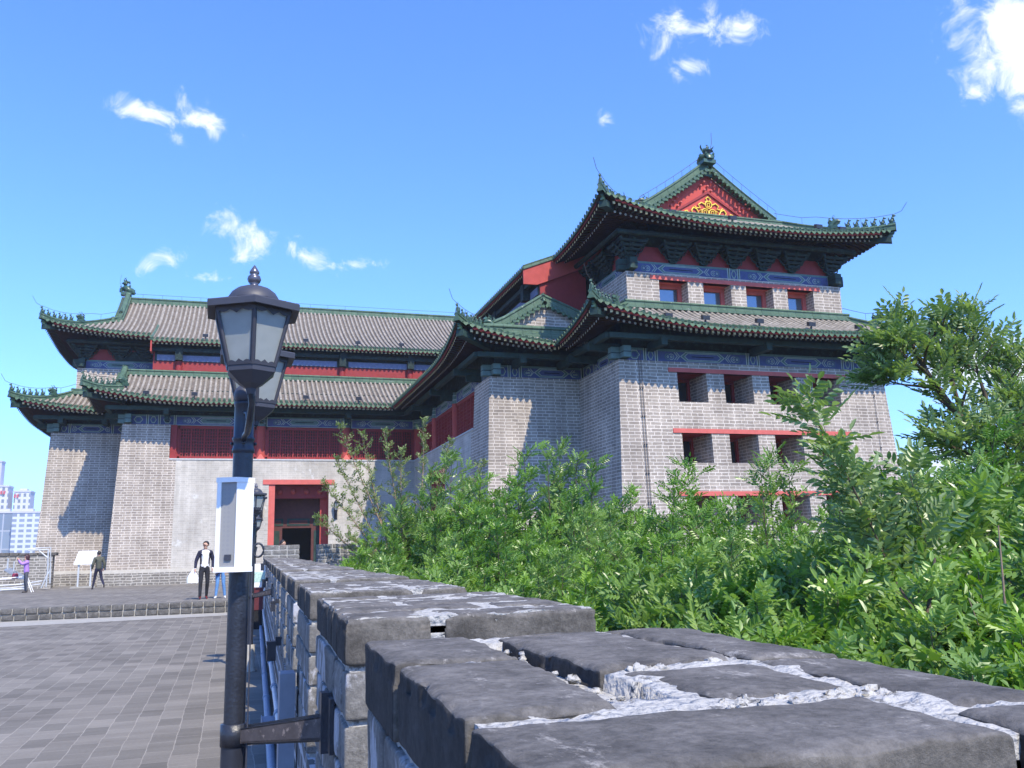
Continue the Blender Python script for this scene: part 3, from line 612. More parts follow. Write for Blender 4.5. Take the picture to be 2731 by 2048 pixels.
    lb = TB(wing); lb.box((.55, s0+.01, zd-.72), (.95, s1-.34, zd-.005), 'redd')
    for i in range(4):
        sc_ = s0+.42+(s1-s0-1.05)*i/3; rows = [[(.55-o, sc_+r*math.cos(2*math.pi*j/12), zd-.36+r*math.sin(2*math.pi*j/12)) for j in range(12)] for r, o in ((.15, 0), (.15, .06), (.09, .12), (.001, .13))]; lb.grid(rows, 'red', None, True, True)
    q = part(lb, 'door_beam', d); q.location = (-xc, -yc, 0)
    bk = TB(wing); ca, cb_ = 5.75, 7.35
    bk.box((1.5, s0, 3.45), (1.62, s1, zd), 'darkwood'); bk.box((1.5, s0, 0), (1.62, ca, 3.449), 'darkwood'); bk.box((1.5, cb_, 0), (1.62, s1, 3.449), 'darkwood'); bk.box((1.5, ca, 2.85), (1.62, cb_, 3.449), 'darkwood')
    for (a, b) in ((5.05, 5.65), (5.85, 7.1), (7.3, 7.85)): bk.box((1.47, a, 2.98), (1.499, b, 3.38), 'beam'); bk.box((1.46, a+.12, 3.08), (1.469, b-.12, 3.28), 'darkwood')
    for (a, b) in ((5.1, 5.6), (7.5, 7.8)): bk.box((1.47, a, .6), (1.499, b, 2.7), 'beam')
    q = part(bk, 'door_screen', d); q.location = (-xc, -yc, 0)
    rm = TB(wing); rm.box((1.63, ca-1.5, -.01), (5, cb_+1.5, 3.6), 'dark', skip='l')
    q = part(rm, 'dark_passage', d); q.location = (-xc, -yc, 0)
    ln = TB(wing); s_ = -bat(5.3); ln.box((s_-.05, 4.66, 5.18), (s_+.5, 8.52, 5.44), 'lintel'); part(ln, 'lintel')
    # ---- friezes, beams
    fz = TB(wing); zf0, zf1 = ZT+.01, ZT+.56
    def qa(p0): return lambda u, z, o: (p0-o, u, z)
    def qs(s0_): return lambda u, z, o: (u, s0_+o, z)
    def band_p(p0, s0_, s1_, br, z0, z1, alt=0): fz.box((p0, s0_, z0), (p0+.3, s1_, z1), 'beam'); seg_frieze(fz, qa(p0), br, z0, z1, alt)
    def band_s(sP, p0_, p1_, br, z0, z1, alt=0): fz.box((p0_, sP-.3, z0), (p1_, sP, z1), 'beam'); seg_frieze(fz, qs(sP), br, z0, z1, alt)
    band_p(.27, -.3, WL-.25, [.05, 3.72, 4.24, 8.42, 8.94, 13.2, 14.0, 14.6, WL-.3][::1], zf0, zf1)
    band_s(WL-.27, .28, WW+.3, [.35, .95, 1.45, WW+.25], zf0, zf1, 1)
    band_p(WW+.27, WL-.26, WL+WE-.27, [WL-.2, WL+1.0, WL+WE-.9, WL+WE-.3], zf0, zf1)
    band_s(WL+WE-.27, WW+.28, WW+WD-.28, [WW+.35, WW+1.25, WW+1.75, WW+5.88, WW+6.38, WW+10.5, WW+11.0, WW+WD-.35], zf0, zf1, 1)
    band_p(WW+WD-.27-.3, -(WW+WD)+.3, WL+WE-.28, [], zf0, zf1)
    zu0, zu1 = 12.40, 12.93
    band_s(su-.25, pu+.26, pr-.26, [pu+.35, 9.92, 10.4, pr-.35], zu0, zu1, 1); band_p(pu+.25, 14.6, su-.26, [14.7, su-.3], zu0, zu1); band_p(pr-.55, -pr+.3, su-.26, [], zu0, zu1)
    band_p(2.72, -3, 14.6, [], 12.5, 12.9)
    for a, b in ((-2.6, 3.6), (4.3, 8.3), (9.0, 14.5)):
        fz.box((2.69, a, 12.53), (2.73, b, 12.87), 'bluegrey')
    for (p_, s_, z0) in ((.27, WL-.27, zf0), (WW+.27, WL+WE-.27, zf0), (WW+WD-.27, WL+WE-.27, zf0), (pu+.25, su-.25, zu0), (pr-.25, su-.25, zu0)):
        sg = 1 if p_ > 12 else -1           # crossing beam ends at the corners
        for (a, b) in (((p_-.16, p_+.16), (s_, s_+.52)), ((p_, p_+sg*.52), (s_-.16, s_+.16))):
            fz.box((min(a), min(b), z0+.05), (max(a), max(b), z0+.5), 'beam' if z0 > 12 else 'teal')
            fz.box((min(a)-.004, min(b)-.004, z0+.25), (max(a)+.004, max(b)+.004, z0+.28), 'black')
    part(fz, 'painted_frieze')
    bm = TB(wing)      # purlins carried out under the eaves, beam heads at the columns, solid dark frieze wall behind
    def purl_p(p0, a, b, z, k='beam'): bm.box((p0-.11, a, z), (p0+.10, b, z+.2), k)
    def purl_s(s0_, a, b, z, k='beam'): bm.box((a, s0_-.11, z), (b, s0_+.10, z+.2), k)
    purl_p(-.72, .72, WL+.70, 9.08); purl_s(WL+.72, -.70, WW-.72, 9.08); purl_p(WW-.72, WL+.72, WL+WE+.70, 9.08); purl_s(WL+WE+.72, WW-.70, WW+WD+.70, 9.08); purl_p(WW+WD+.72, -(WW+WD)-.70, WL+WE+.70, 9.08)
    for s in (3.98, 8.68, LS+.2): bm.box((-1.0, s-.13, 8.85), (.5, s+.13, 9.15), 'beam'); bm.box((-.45, s-.1, 8.6), (.3, s+.1, 8.85), 'beam')
    for p in (1.2, WW-.8): bm.box((p-.13, WL-.5, 8.85), (p+.13, WL+1.0, 9.15), 'beam')
    for p in (WW+1.5, WW+6.13, WW+10.75): bm.box((p-.13, WL+WE-.5, 8.85), (p+.13, WL+WE+1.0, 9.15), 'beam')
    for s in (WL+1.3, WL+WE-.6): bm.box((WW-1.0, s-.13, 8.85), (WW+.5, s+.13, 9.15), 'beam')
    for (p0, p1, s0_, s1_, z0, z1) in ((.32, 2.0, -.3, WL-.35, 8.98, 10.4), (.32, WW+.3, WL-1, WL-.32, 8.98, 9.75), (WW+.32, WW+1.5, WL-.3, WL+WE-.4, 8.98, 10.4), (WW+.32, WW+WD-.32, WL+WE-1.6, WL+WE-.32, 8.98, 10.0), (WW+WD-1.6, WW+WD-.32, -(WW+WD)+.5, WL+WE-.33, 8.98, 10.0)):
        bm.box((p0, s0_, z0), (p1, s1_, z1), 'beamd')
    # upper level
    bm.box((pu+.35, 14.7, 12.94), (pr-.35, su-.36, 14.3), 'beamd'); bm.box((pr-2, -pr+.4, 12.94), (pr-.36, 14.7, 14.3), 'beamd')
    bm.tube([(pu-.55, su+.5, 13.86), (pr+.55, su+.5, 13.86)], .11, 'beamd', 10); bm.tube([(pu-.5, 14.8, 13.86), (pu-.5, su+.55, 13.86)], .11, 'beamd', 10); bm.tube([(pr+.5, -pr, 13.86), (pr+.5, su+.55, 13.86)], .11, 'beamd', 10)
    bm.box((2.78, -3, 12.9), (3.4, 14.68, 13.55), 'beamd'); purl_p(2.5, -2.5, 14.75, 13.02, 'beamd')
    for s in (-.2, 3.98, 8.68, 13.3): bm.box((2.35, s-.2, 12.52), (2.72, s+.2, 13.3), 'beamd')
    part(bm, 'eave_beam')
    # red infill behind the brackets and the upper red walls
    rw = TB(wing)
    rw.box((pu+.3, su-.34, 12.94), (pr-.3, su-.30, 13.6), 'redd'); rw.box((pu+.30, 14.7, 12.94), (pu+.34, su-.35, 13.6), 'redd')
    rw.box((2.75, -2.75, 10.6), (3.1, 14.62, 12.5), 'redd'); rw.hexa([(2.76, 14.62, 10.9), (pu, 14.62, 10.9), (pu, 14.70, 10.9), (2.76, 14.70, 10.9), (2.76, 14.62, 13.62), (pu, 14.62, 14.5), (pu, 14.70, 14.5), (2.76, 14.70, 13.62)], 'redd')
    rw.box((2.77, 14.60, 10.2), (pu-.002, 14.72, 10.9), 'plinth')
    for s in (-.2, 3.98, 8.68, 13.3): rw.lathe([(.2, 10.9), (.2, 12.5)], (2.75, s, 0), 'redd', 12)
    part(rw, 'red_wall')
    # brackets
    bk = TB(wing); cl = [10.16+1.45*i for i in (-2, -1, 0, 1, 2)]
    def cluster(P):   # P(a, o, z): along the wall, outwards, height
        for i, (hw, o) in enumerate(((.14, .12), (.26, .24), (.38, .36), (.50, .48), (.60, .60))):
            z = 12.96+.15*i; lo = [P(-hw, -.05, z), P(hw, -.05, z), P(hw, o, z), P(-hw, o, z)]; hi = [P(-hw-.03, -.05, z+.1), P(hw+.03, -.05, z+.1), P(hw+.03, o+.03, z+.1), P(-hw-.03, o+.03, z+.1)]
            bk.hexa(lo+hi, 'beamd')
            for x in (-hw, 0, hw): a = [P(x-.05, o-.06, z+.1), P(x+.05, o-.06, z+.1), P(x+.05, o+.05, z+.1), P(x-.05, o+.05, z+.1)]; b = [q+Vector((0, 0, .07)) for q in a]; bk.hexa(a+b, 'beam')
        pts = [(-.66, 13.55), (-.52, 13.3), (-.40, 13.26), (-.34, 13.08), (-.2, 13.05), (-.12, 12.95), (.12, 12.95), (.2, 13.05), (.34, 13.08), (.40, 13.26), (.52, 13.3), (.66, 13.55)]
        bk.tube([P(a, .16, z) for a, z in pts], .028, 'beam', 5)
    for p in cl+[pu+.3, pr-.3]: cluster(lambda a, o, z, p=p: Vector((p+a, su-.3+o, z)))
    for s in (su-.4, su-2.2, 15.3): cluster(lambda a, o, z, s=s: Vector((pu+.3-o, s+a, z)))
    part(bk, 'roof_bracket')
    # ---- roofs
    lr = TB(wing); er = TB(wing); wr = TB(wing)
    tS, tP = WL+WE+1.65, WW-1.65; tR = WW+WD+1.65
    T = 2.6
    A = Roof((tP, tS), (1, 0), (0, -1), zl, lambda u: min(u, tR-tP-u), T, lift=lambda u: LL if u < 8 else LRt, t1=lambda u: min(T, max(0, u), max(0, tR-tP-u)))
    A.tiles(lr, 0.06, tR-tP-.06); A.eaves(er, 0, tR-tP, 1.95)
    B = Roof((tP, tS), (0, -1), (1, 0), zl, lambda u: u, T, lift=LL, t0=lambda u: max(0, u-WE), t1=lambda u: min(T, max(0, u)))
    B.tiles(lr, .06, WE+T-.15); B.eaves(er, 0, WE+1.2, 1.95)
    Cc = Roof((tR, tS), (0, -1), (-1, 0), zl, lambda u: min(u, tS+tR-u), T, lift=LRt, t1=lambda u: min(T, max(0, u), max(0, tS+tR-u)))
    Cc.tiles(lr, .06, tS+tR-.06); Cc.eaves(er, 0, tS+tR, 1.95)
    # ridge against the upper walls
    rd = TB(wing); zr = zl(T)
    sweep(rd, [(pu-.12, 14.6, zr), (pu-.12, su+.12, zr)], 'ridge', 1.0); sweep(rd, [(pu-.2, su+.12, zr), (pr+.2, su+.12, zr)], 'ridge', 1.0); sweep(rd, [(pr+.12, su+.12, zr), (pr+.12, -pr, zr)], 'ridge', 1.0)
    roofA = part(lr, 'lower_roof', label='grey tiled roof skirt with green glazed edge')
    part(er, 'eaves', roofA); 
    hip(rd, wing, A, (tP, tS), (1, -1), zl, T, LL, roofA, posts=wr); hip(rd, wing, A, (tR, tS), (-1, -1), zl, T, LRt, roofA, posts=wr)
    part(rd, 'ridge', roofA); part(wr, 'lightning_wire'); wr = TB(wing)
    for o in roofA.children:
        pass
    # inner strip
    lr = TB(wing); er = TB(wing); rd = TB(wing)
    ip, iS = -1.65, WL+1.65; TI = 4.0; TE = 1.25
    B2 = Roof((ip, iS), (0, -1), (1, 0), zi, lambda u: u, TI, lift=LL, t0=lambda u: max(0, u-WL), t1=lambda u: min(TI, max(0, u)) if u < TE else TI)
    B2.tiles(lr, .06, WL+TI-.1); B2.eaves(er, 0, WL+1.5, 1.95)
    C2 = Roof((ip, iS), (1, 0), (0, -1), zi, lambda u: u, TE, lift=LL, t0=lambda u: max(0, u-WW), t1=lambda u: min(TE, max(0, u)))
    C2.tiles(lr, .06, WW+TE-.1); C2.eaves(er, 0, WW, 1.95)
    zr = zi(TI); zb = 10.62
    D2 = Roof((4.75, WL+.4), (0, -1), (-1, 0), lambda t: zb+t*(zr-zb)/2.4, lambda u: 99, 2.4)
    D2.tiles(lr, .1, 2.1, disc=False)
    roofB = part(lr, 'lower_roof', label='grey tiled roof with green glazed edge and a small gabled end'); part(er, 'eaves', roofB)
    sweep(rd, [(2.35, WL+.45, zr), (2.35, -2.3, zr)], 'ridge', 1.05)
    hip(rd, wing, B2, (ip, iS), (1, -1), zi, 1.6, LL, roofB, posts=wr)
    # small gable: wall, rake ridges and tile ends
    sg = WL+.4; rk = [Vector((ip+TE+.1, sg+.0, zi(TE)+.12)), Vector((.6, sg, zi(2.25)+.03)), Vector((2.35, sg, zr+.1))]; rk2 = [Vector((4.6, sg, zb+.16)), Vector((2.35, sg, zr+.1))]
    sweep(rd, [v+Vector((0, -.1, 0)) for v in rk], 'ridge', 1.3); sweep(rd, [v+Vector((0, -.1, 0)) for v in rk2], 'ridge', 1.3)
    barge(rd, [rk[0]+Vector((.6, .08, .1)), rk[1]+Vector((.0, .08, -.08)), rk[2]+Vector((0, .08, -.08))], (0, 1), 1); barge(rd, [rk2[0]+Vector((-.3, .08, -.02)), rk2[1]+Vector((0, .08, -.08))], (0, 1), 1)
    sweep(rd, [(ip+TE, sg+.12, zi(TE)+.02), (WW+.2, sg+.12, zi(TE)+.02)], 'ridge', 1.6)
    rd.face([(ip+TE, sg-.08, zi(TE)-.1), (4.7, sg-.08, zi(TE)-.1), (4.7, sg-.08, zb), (2.35, sg-.08, zr), (ip+TE, sg-.08, zi(TE))], 'wall')
    put(ME_C, 'ridge_end_ornament', roofB, wing, (2.35, WL+.35, zr+.05), (0, 1), .42); put(ME_D, 'dragon_head', roofB, wing, (ip+TE+.35, sg-.05, zi(TE)+.45), (-1, 0), .8)
    part(rd, 'ridge', roofB); part(wr, 'lightning_wire'); wr = TB(wing)
    # upper roof
    lr = TB(wing); er = TB(wing); rd = TB(wing)
    up_, uS = WW-.65, WL+WE+.65; uR = WW+WD+.65; TR = 6.78; TF = 3.4; sG = uS-TF; sX = 14.8; pe = 1.95
    A = Roof((up_, uS), (1, 0), (0, -1), zu, lambda u: min(u, uR-up_-u), TF, lift=lambda u: LL if u < 7 else LRt, t1=lambda u: min(TF, max(0, u), max(0, uR-up_-u)))
    A.tiles(lr, .06, uR-up_-.06); A.eaves(er, 0, uR-up_, 1.75)
    B = Roof((up_, uS), (0, -1), (1, 0), zu, lambda u: u, TR, lift=LL, t1=lambda u: min(TR, max(0, u)) if u < TF else TR)
    B.tiles(lr, .06, uS-sX); B.eaves(er, 0, uS-sX, 1.75)
    X = Roof((pe, sX), (0, -1), (1, 0), lambda t: zu(t-(up_-pe)), lambda u: 99, TR+up_-pe, t0=lambda u: max(0, (u-sX)-pe))
    X.tiles(lr, .05, sX+10.0); X.eaves(er, .12, sX+2.6, .95, round_=False)
    Y = Roof((uR, uS), (0, -1), (-1, 0), zu, lambda u: min(u, uS+uR-u), TR, lift=LRt, t1=lambda u: (min(TR, max(0, u)) if u < TF else min(TR, max(0, uS+uR-u))))
    Y.tiles(lr, .06, uS+uR-.06); Y.eaves(er, 0, uS+uR, 1.75)
    roofC = part(lr, 'upper_roof', label='high grey tiled roof with green glazed ridge, rake and edge'); part(er, 'eaves', roofC)
    pc = up_+TR; zR = zu(TR)
    sweep(rd, [(pc, sG+.1, zR-.05), (pc, -pc, zR-.05)], 'ridge', 1.35)
    hip(rd, wing, A, (up_, uS), (1, -1), zu, TF, LL, roofC, posts=wr); hip(rd, wing, A, (uR, uS), (-1, -1), zu, TF, LRt, roofC, posts=wr)
    # front gable
    n = 8; lo = TF-.1
    rkL = [Vector((up_+lo+(TR-lo)*i/n, sG, zu(lo+(TR-lo)*i/n)+.1+.28*i/n)) for i in range(n+1)]; rkR = [Vector((2*pc-v.x, v.y, v.z)) for v in rkL]
    for rk in (rkL, rkR):
        sweep(rd, [v+Vector((0, -.12, .0)) for v in rk], 'ridge', 1.25); barge(rd, [v+Vector((0, .12, -.12)) for v in rk], (0, 1), 1)
    zg = zu(TF)-.15
    gb = TB(wing); sW = sG-.14
    gb.face([(up_+TF-.3, sW, zg-.2), (uR-TF+.3, sW, zg-.2)]+[(v.x, sW, v.z+.05) for v in rkR]+[(v.x, sW, v.z+.05) for v in reversed(rkL[:-1])], 'redplaster')
    if Rr:
        for (cx, cz) in ((pc-.0, zR-.52), (pc-1.75, zR-1.42), (pc+1.75, zR-1.42)):
            for dx, dz in ((-.17, .2), (.17, .2), (-.34, 0), (0, 0), (.34, 0), (-.17, -.2), (.17, -.2)):
                rows = [[(cx+dx+r*math.cos(2*math.pi*j/8), sW+o, cz+dz+r*math.sin(2*math.pi*j/8)) for j in range(8)] for r, o in ((.055, 0), (.055, .11), (.03, .13), (.001, .135))]; gb.grid(rows, 'lintel', None, True, True)
        zt_ = zR-.86; zb_ = zg+.27; hw = 1.85
        def tri(k, hwid, top, o, base=zb_): gb.face([(pc-hwid, sW+o, base), (pc+hwid, sW+o, base), (pc, sW+o, top)], k)
        for sg_ in (-1, 1):
            gb.hexa([(pc+sg_*(hw+.15), sW+.005, zb_), (pc+sg_*hw, sW+.005, zb_), (pc+sg_*hw, sW+.07, zb_), (pc+sg_*(hw+.15), sW+.07, zb_), (pc, sW+.005, zt_+.13), (pc, sW+.005, zt_), (pc, sW+.07, zt_), (pc, sW+.07, zt_+.13)], 'redd')
        H3 = zt_-zb_
        def g(pts, r=.028): gb.tube([(pc+a, sW+.04, zb_+b*H3) for a, b in pts], r, 'gold', 6)
        def coin(a, b, r=.17):
            g([(a+r*math.cos(x), b+r/H3*math.sin(x)) for x in [2*math.pi*i/12 for i in range(13)]], .026)
            for (u_, v_) in ((-.06, -.07), (.06, -.07)): g([(a+u_, b-.07), (a+u_, b+.07)], .02)
            for v_ in (-.07, .07): g([(a-.06, b+v_), (a+.06, b+v_)], .02)
        coin(0, .52); coin(-.19, .2); coin(.19, .2)
        for s_ in (-1, 1):
            g([(s_*.0, .86), (s_*.12, .78), (s_*.05, .7), (s_*.16, .64)]); g([(s_*.17, .52), (s_*.36, .6), (s_*.52, .5), (s_*.42, .38), (s_*.62, .34), (s_*.72, .42)], .034)
            g([(s_*.36, .1), (s_*.52, .12), (s_*.62, .3), (s_*.78, .36), (s_*.88, .24), (s_*.82, .1), (s_*1.0, .08), (s_*1.12, .2), (s_*1.24, .16)], .036)
            g([(s_*1.1, .08), (s_*1.22, .1), (s_*1.32, .05), (s_*1.42, .08), (s_*1.54, .03)], .03); g([(s_*.36, .3), (s_*.46, .24), (s_*.4, .15)], .026)
    part(gb, 'gable_wall', roofC)
    sweep(rd, [(up_+TF-.5, sG+.22, zu(TF)-.16), (uR-TF+.5, sG+.22, zu(TF)-.16)], 'ridge', .95)
    q = put(ME_C, 'ridge_end_ornament', roofC, wing, (pc, sG+.0, zR+.55), (0, 1), .92); q.scale = (.92, 1.55, .66) if Rr else (1.0, 1.0, .85)
    put(ME_D, 'dragon_head', roofC, wing, (up_+TF+.1, sG-.12, zu(TF)+.42), (-1, 0), .8)
    # exposed red bargeboard where the roof runs further out
    bb = TB(wing); n = 6; o_ = []
    for i in range(n+1):
        t = (up_-pe+2.4)*i/n; p = pe+t; z = zu(t-(up_-pe)); o_.append((p, z))
    for i in range(n):
        (p0, z0), (p1, z1) = o_[i], o_[i+1]; dz = .72 if i else .62
        d0 = .70 if i == 0 else .95
        bb.hexa([(p0, sX-.06, z0-d0), (p1, sX-.06, z1-.95), (p1, sX+.02, z1-.95), (p0, sX+.02, z0-d0), (p0, sX-.06, z0+.0), (p1, sX-.06, z1+.0), (p1, sX+.02, z1+.0), (p0, sX+.02, z0+.0)], 'red')
    part(bb, 'bargeboard', roofC)
    sweep(rd, [(p, sX-.02, z-.01) for p, z in o_], 'ridge', .6)
    part(rd, 'ridge', roofC)
    # wires over the ridges
    for rk in (rkL, rkR):
        pts = [v+Vector((0, 0, .68)) for v in rk]; wr.tube(pts, .011, 'wire', 4)
        for i in range(0, n+1, 1): wr.tube([rk[i]+Vector((0, 0, .3)), pts[i]], .009, 'wire', 4)
    q = [Vector((pc, sG+.3, zR+.95)), Vector((pc+.05, sG+.45, zR+1.35)), Vector((pc+.1, sG+.4, zR+1.9))]; wr.tube([Vector((pc, sG, zR+.4))]+q, .012, 'wire', 4)
    wr.tube([(pc, s, zR+.62) for s in (sG-.6, 10, 5, 0, -5)], .011, 'wire', 4)
    for s in [sG-1-1.2*i for i in range(12)]: wr.tube([(pc, s, zR+.35), (pc, s, zR+.62)], .009, 'wire', 4)
    part(wr, 'lightning_wire')
    if Rr:
        for p, zt_ in ((4.85, 8.9), (4.95, 8.9), (15.7, 8.5)):
            wr = TB(wing); wr.tube([(p, WL+WE+bat(z)+.05, z) for z in (zt_, 6, 3, 0)], .012, 'wire', 4)
            for z in (7.3, 6.2, 5.1, 4.0, 2.9, 1.8): wr.sphere((p, WL+WE+bat(z)+.05, z), .035, 'wire', 6)
            part(wr, 'down_conductor')
    # inner block so nothing is hollow from above or behind
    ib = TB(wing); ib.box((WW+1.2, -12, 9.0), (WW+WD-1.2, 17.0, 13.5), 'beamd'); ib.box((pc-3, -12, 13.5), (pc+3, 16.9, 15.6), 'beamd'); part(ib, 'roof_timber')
for wing in 'RL': build_wing(wing)
# children of roofs were given world coordinates: their roof sits at the tower's offset
for r in [o for o in bpy.data.objects if o.parent == tower and o.name.split('.')[0] in ('lower_roof', 'upper_roof')]:
    r.location = (0, 0, 0)
    me = r.data; me.transform(Matrix.Translation((-xc, -yc, 0)))
    for c in r.children:
        if c.data in (ME_B, ME_D, ME_C): c.location = c.location-Vector((xc, yc, 0))
        else: c.location = (-xc, -yc, 0)
#@@SECTION ground

# ================================================================== ground
from mathutils import noise as mn
SL = .0084; SX = .0231
zp = lambda y: H-1.72+SL*y
YS = 27.6
g = MB(); g.face([(-1580, -1280, -11), (1580, -1280, -11), (1580, 1580, -11), (-1580, 1580, -11)], 'soil'); tag(g.build('ground'), kind='structure')
g = MB()
g.face([(-60, -25, zp(-25)), (.35, -25, zp(-25)), (.95, YS, zp(YS)), (-60, YS, zp(YS))], 'pave', [(-25, .35), (-25, -60), (YS, -60), (YS, .95)][0:0] or [(-25, -60), (-25, .35), (YS, .95), (YS, -60)]); tag(g.build('pavement'), kind='structure')
g = MB(); g.face([(-60, YS+.1, 0), (5.5, YS+.1, 0), (5.5, 55.2, 0), (-60, 55.2, 0)], 'pave', [(YS, -60), (YS, 5.5), (55.2, 5.5), (55.2, -60)]); tag(g.build('terrace'), kind='structure')
g = MB(); g.box((-60, -25, -10.9), (.9, 75, -1.3), 'plinth'); g.box((.92, -25, -10.9), (30, 80, -2.4), 'plinth'); tag(g.build('rampart'), kind='structure')
g = MB()
n = 40; rows = [[(.95+29*i/n, -12+60*j/n, -.75+.35*mn.noise(Vector((i*.4, j*.4, 0)))+(.0 if i < 36 else -.35*(i-36))) for i in range(n+1)] for j in range(n+1)]
g.grid(rows, 'soil'); tag(g.build('earth_bank'), kind='structure')
# brick-fronted double step and the pale strip below it
def rbrick(mb, poly, z0, z1, k, r=.012, n=4, amp=.003, seed=0, side=None, fr=9, left=None, wear=0):
    """one rounded, slightly uneven brick; poly = 4 plan corners"""
    key = {}; P4 = [Vector((p[0], p[1], 0)) for p in poly]
    lx = (P4[1]-P4[0]).length; ly = (P4[3]-P4[0]).length; hz = (z1-z0)/2; hx, hy = lx/2, ly/2
    so = Vector((seed*3.7, seed*1.3, 0))
    def vtx(a, b, c):
        kk = (round(a, 4), round(b, 4), round(c, 4))
        if kk in key: return key[kk]
        v = Vector((a*hx, b*hy, c*hz)); inn = Vector((max(-hx+r, min(hx-r, v.x)), max(-hy+r, min(hy-r, v.y)), max(-hz+r, min(hz-r, v.z))))
        d = v-inn; nn = d.normalized() if d.length > 1e-6 else Vector((0, 0, 0)); q = inn+nn*r if d.length > 1e-6 else v
        u, w = (q.x/hx+1)/2, (q.y/hy+1)/2
        w3 = P4[0]*(1-u)*(1-w)+P4[1]*u*(1-w)+P4[2]*u*w+P4[3]*(1-u)*w; w3.z = (z0+z1)/2+q.z
        nv = mn.noise((w3+so)*fr)*amp+mn.noise((w3+so)*fr*3.3)*amp*.5+mn.noise((w3+so)*fr*9)*amp*.22
        chip = min(0, mn.noise((w3+so)*fr*2.2)+.12)*.022 if (abs(a) > .93 or abs(b) > .93) and c > .5 else 0; nv += chip; edge = 1
        w3 = w3+nn*nv*edge if nn.length > 0 else w3
        if wear and c > .5:
            e_ = max(0, abs(a)-(1-.045/hx*1.0 if hx > .05 else .5))/max(.001, .045/hx), max(0, abs(b)-(1-.045/hy))/max(.001, .045/hy); e_ = min(1, max(e_))
            w3.z -= wear*e_*e_*(.75+.9*mn.noise((w3+so)*11)+.5*mn.noise((w3+so)*34))
        f = mb.fn(*w3) if mb.fn else tuple(w3); mb.v.append(f); key[kk] = len(mb.v)-1; return key[kk]
    def cuts(l):
        m_ = max(1, int(round(n*l/.25))) ; e = min(.45, r*1.1/(l/2)*1.0)
        xs = [-1, -1+e*.5, -1+e]+[-1+e+(2-2*e)*i/m_ for i in range(1, m_)]+[1-e, 1-e*.5, 1]; return xs
    X, Y, Z = cuts(lx), cuts(ly), cuts(z1-z0)
    mi = mb.m(k); ms = mb.m(side) if side else mi; ml = mb.m(left) if left else ms
    def quads(A, B, f, fl, m_):
        for i in range(len(A)-1):
            for j in range(len(B)-1):
                idx = [f(A[i], B[j]), f(A[i+1], B[j]), f(A[i+1], B[j+1]), f(A[i], B[j+1])]
                if fl: idx.reverse()
                mb.f.append(idx); mb.mi.append(m_); mb.uv.append(None); mb.sm.append(True)
    quads(X, Y, lambda a, b: vtx(a, b, 1), False, mi); quads(X, Y, lambda a, b: vtx(a, b, -1), True, ms)
    quads(X, Z, lambda a, c: vtx(a, -1, c), False, ms); quads(X, Z, lambda a, c: vtx(a, 1, c), True, ms)
    quads(Y, Z, lambda b, c: vtx(-1, b, c), True, ml); quads(Y, Z, lambda b, c: vtx(1, b, c), False, ms)
def rect4(x0, y0, x1, y1, j=0.0):
    q = lambda: rnd.uniform(-j, j)
    return [(x0+q(), y0+q()), (x1+q(), y0+q()), (x1+q(), y1+q()), (x0+q(), y1+q())]
def stone(name, col, pale, th, spk=.62, rough=.85, streak=None):
    """weathered brick face: tone drift, fine grain, pale lime flecks and dark lichen"""
    mt, nt, P = newmat(name); N = nt.nodes.new; L = nt.links.new; tc = N('ShaderNodeTexCoord')
    def nz(s, d=8, r=.65, sc=None):
        t = N('ShaderNodeTexNoise'); t.inputs['Scale'].default_value = s; t.inputs['Detail'].default_value = d; t.inputs['Roughness'].default_value = r
        if sc:
            mp = N('ShaderNodeMapping'); mp.inputs['Scale'].default_value = sc; L(tc.outputs['Object'], mp.inputs[0]); L(mp.outputs[0], t.inputs['Vector'])
        else: L(tc.outputs['Object'], t.inputs['Vector'])
        return t.outputs['Fac']
    def ramp(f, a, b, ca, cb):
        r = N('ShaderNodeValToRGB'); r.color_ramp.elements[0].position = a; r.color_ramp.elements[1].position = b; r.color_ramp.elements[0].color = ca; r.color_ramp.elements[1].color = cb; L(f, r.inputs[0]); return r.outputs[0]
    base = ramp(nz(8, 9, .72), .33, .68, mulc(col, .55), mulc(col, 1.5)); fine = nz(55, 10, .75)
    m1 = N('ShaderNodeMix'); m1.data_type = 'RGBA'; m1.blend_type = 'MULTIPLY'; m1.inputs[0].default_value = .8; L(base, m1.inputs[6]); L(ramp(fine, .3, .7, (.5, .5, .5, 1), (1.5, 1.5, 1.5, 1)), m1.inputs[7])
    msk = ramp(nz(13, 10, .78, (1, .45, 1)), spk, spk+.09, (0, 0, 0, 1), (1, 1, 1, 1))
    m2 = N('ShaderNodeMix'); m2.data_type = 'RGBA'; L(msk, m2.inputs[0]); L(m1.outputs[2], m2.inputs[6]); m2.inputs[7].default_value = pale+(1,); last = m2.outputs[2]
    if th:
        mk = ramp(nz(4.2, 9, .7, (1, 1, .5)), th, th+.05, (0, 0, 0, 1), (1, 1, 1, 1)); m3 = N('ShaderNodeMix'); m3.data_type = 'RGBA'; L(mk, m3.inputs[0]); L(last, m3.inputs[6]); m3.inputs[7].default_value = (.42, .42, .44, 1); last = m3.outputs[2]
    L(last, P.inputs['Base Color']); P.inputs['Roughness'].default_value = rough; P.inputs['Specular IOR Level'].default_value = .25
    b = N('ShaderNodeBump'); b.inputs['Strength'].default_value = .8; b.inputs['Distance'].default_value = .008; L(fine, b.inputs['Height']); L(b.outputs[0], P.inputs['Normal'])
    return mt
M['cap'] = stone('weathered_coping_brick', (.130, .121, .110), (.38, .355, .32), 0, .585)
M['capleft'] = stone('soot_and_shade_brick_face', (.042, .040, .038), (.12, .12, .115), 0, .68)  # left faces only: staining plus the shade of that side, put into the colour
M['capside'] = stone('coping_brick_side', (.115, .106, .093), (.16, .155, .145), 0, .66)
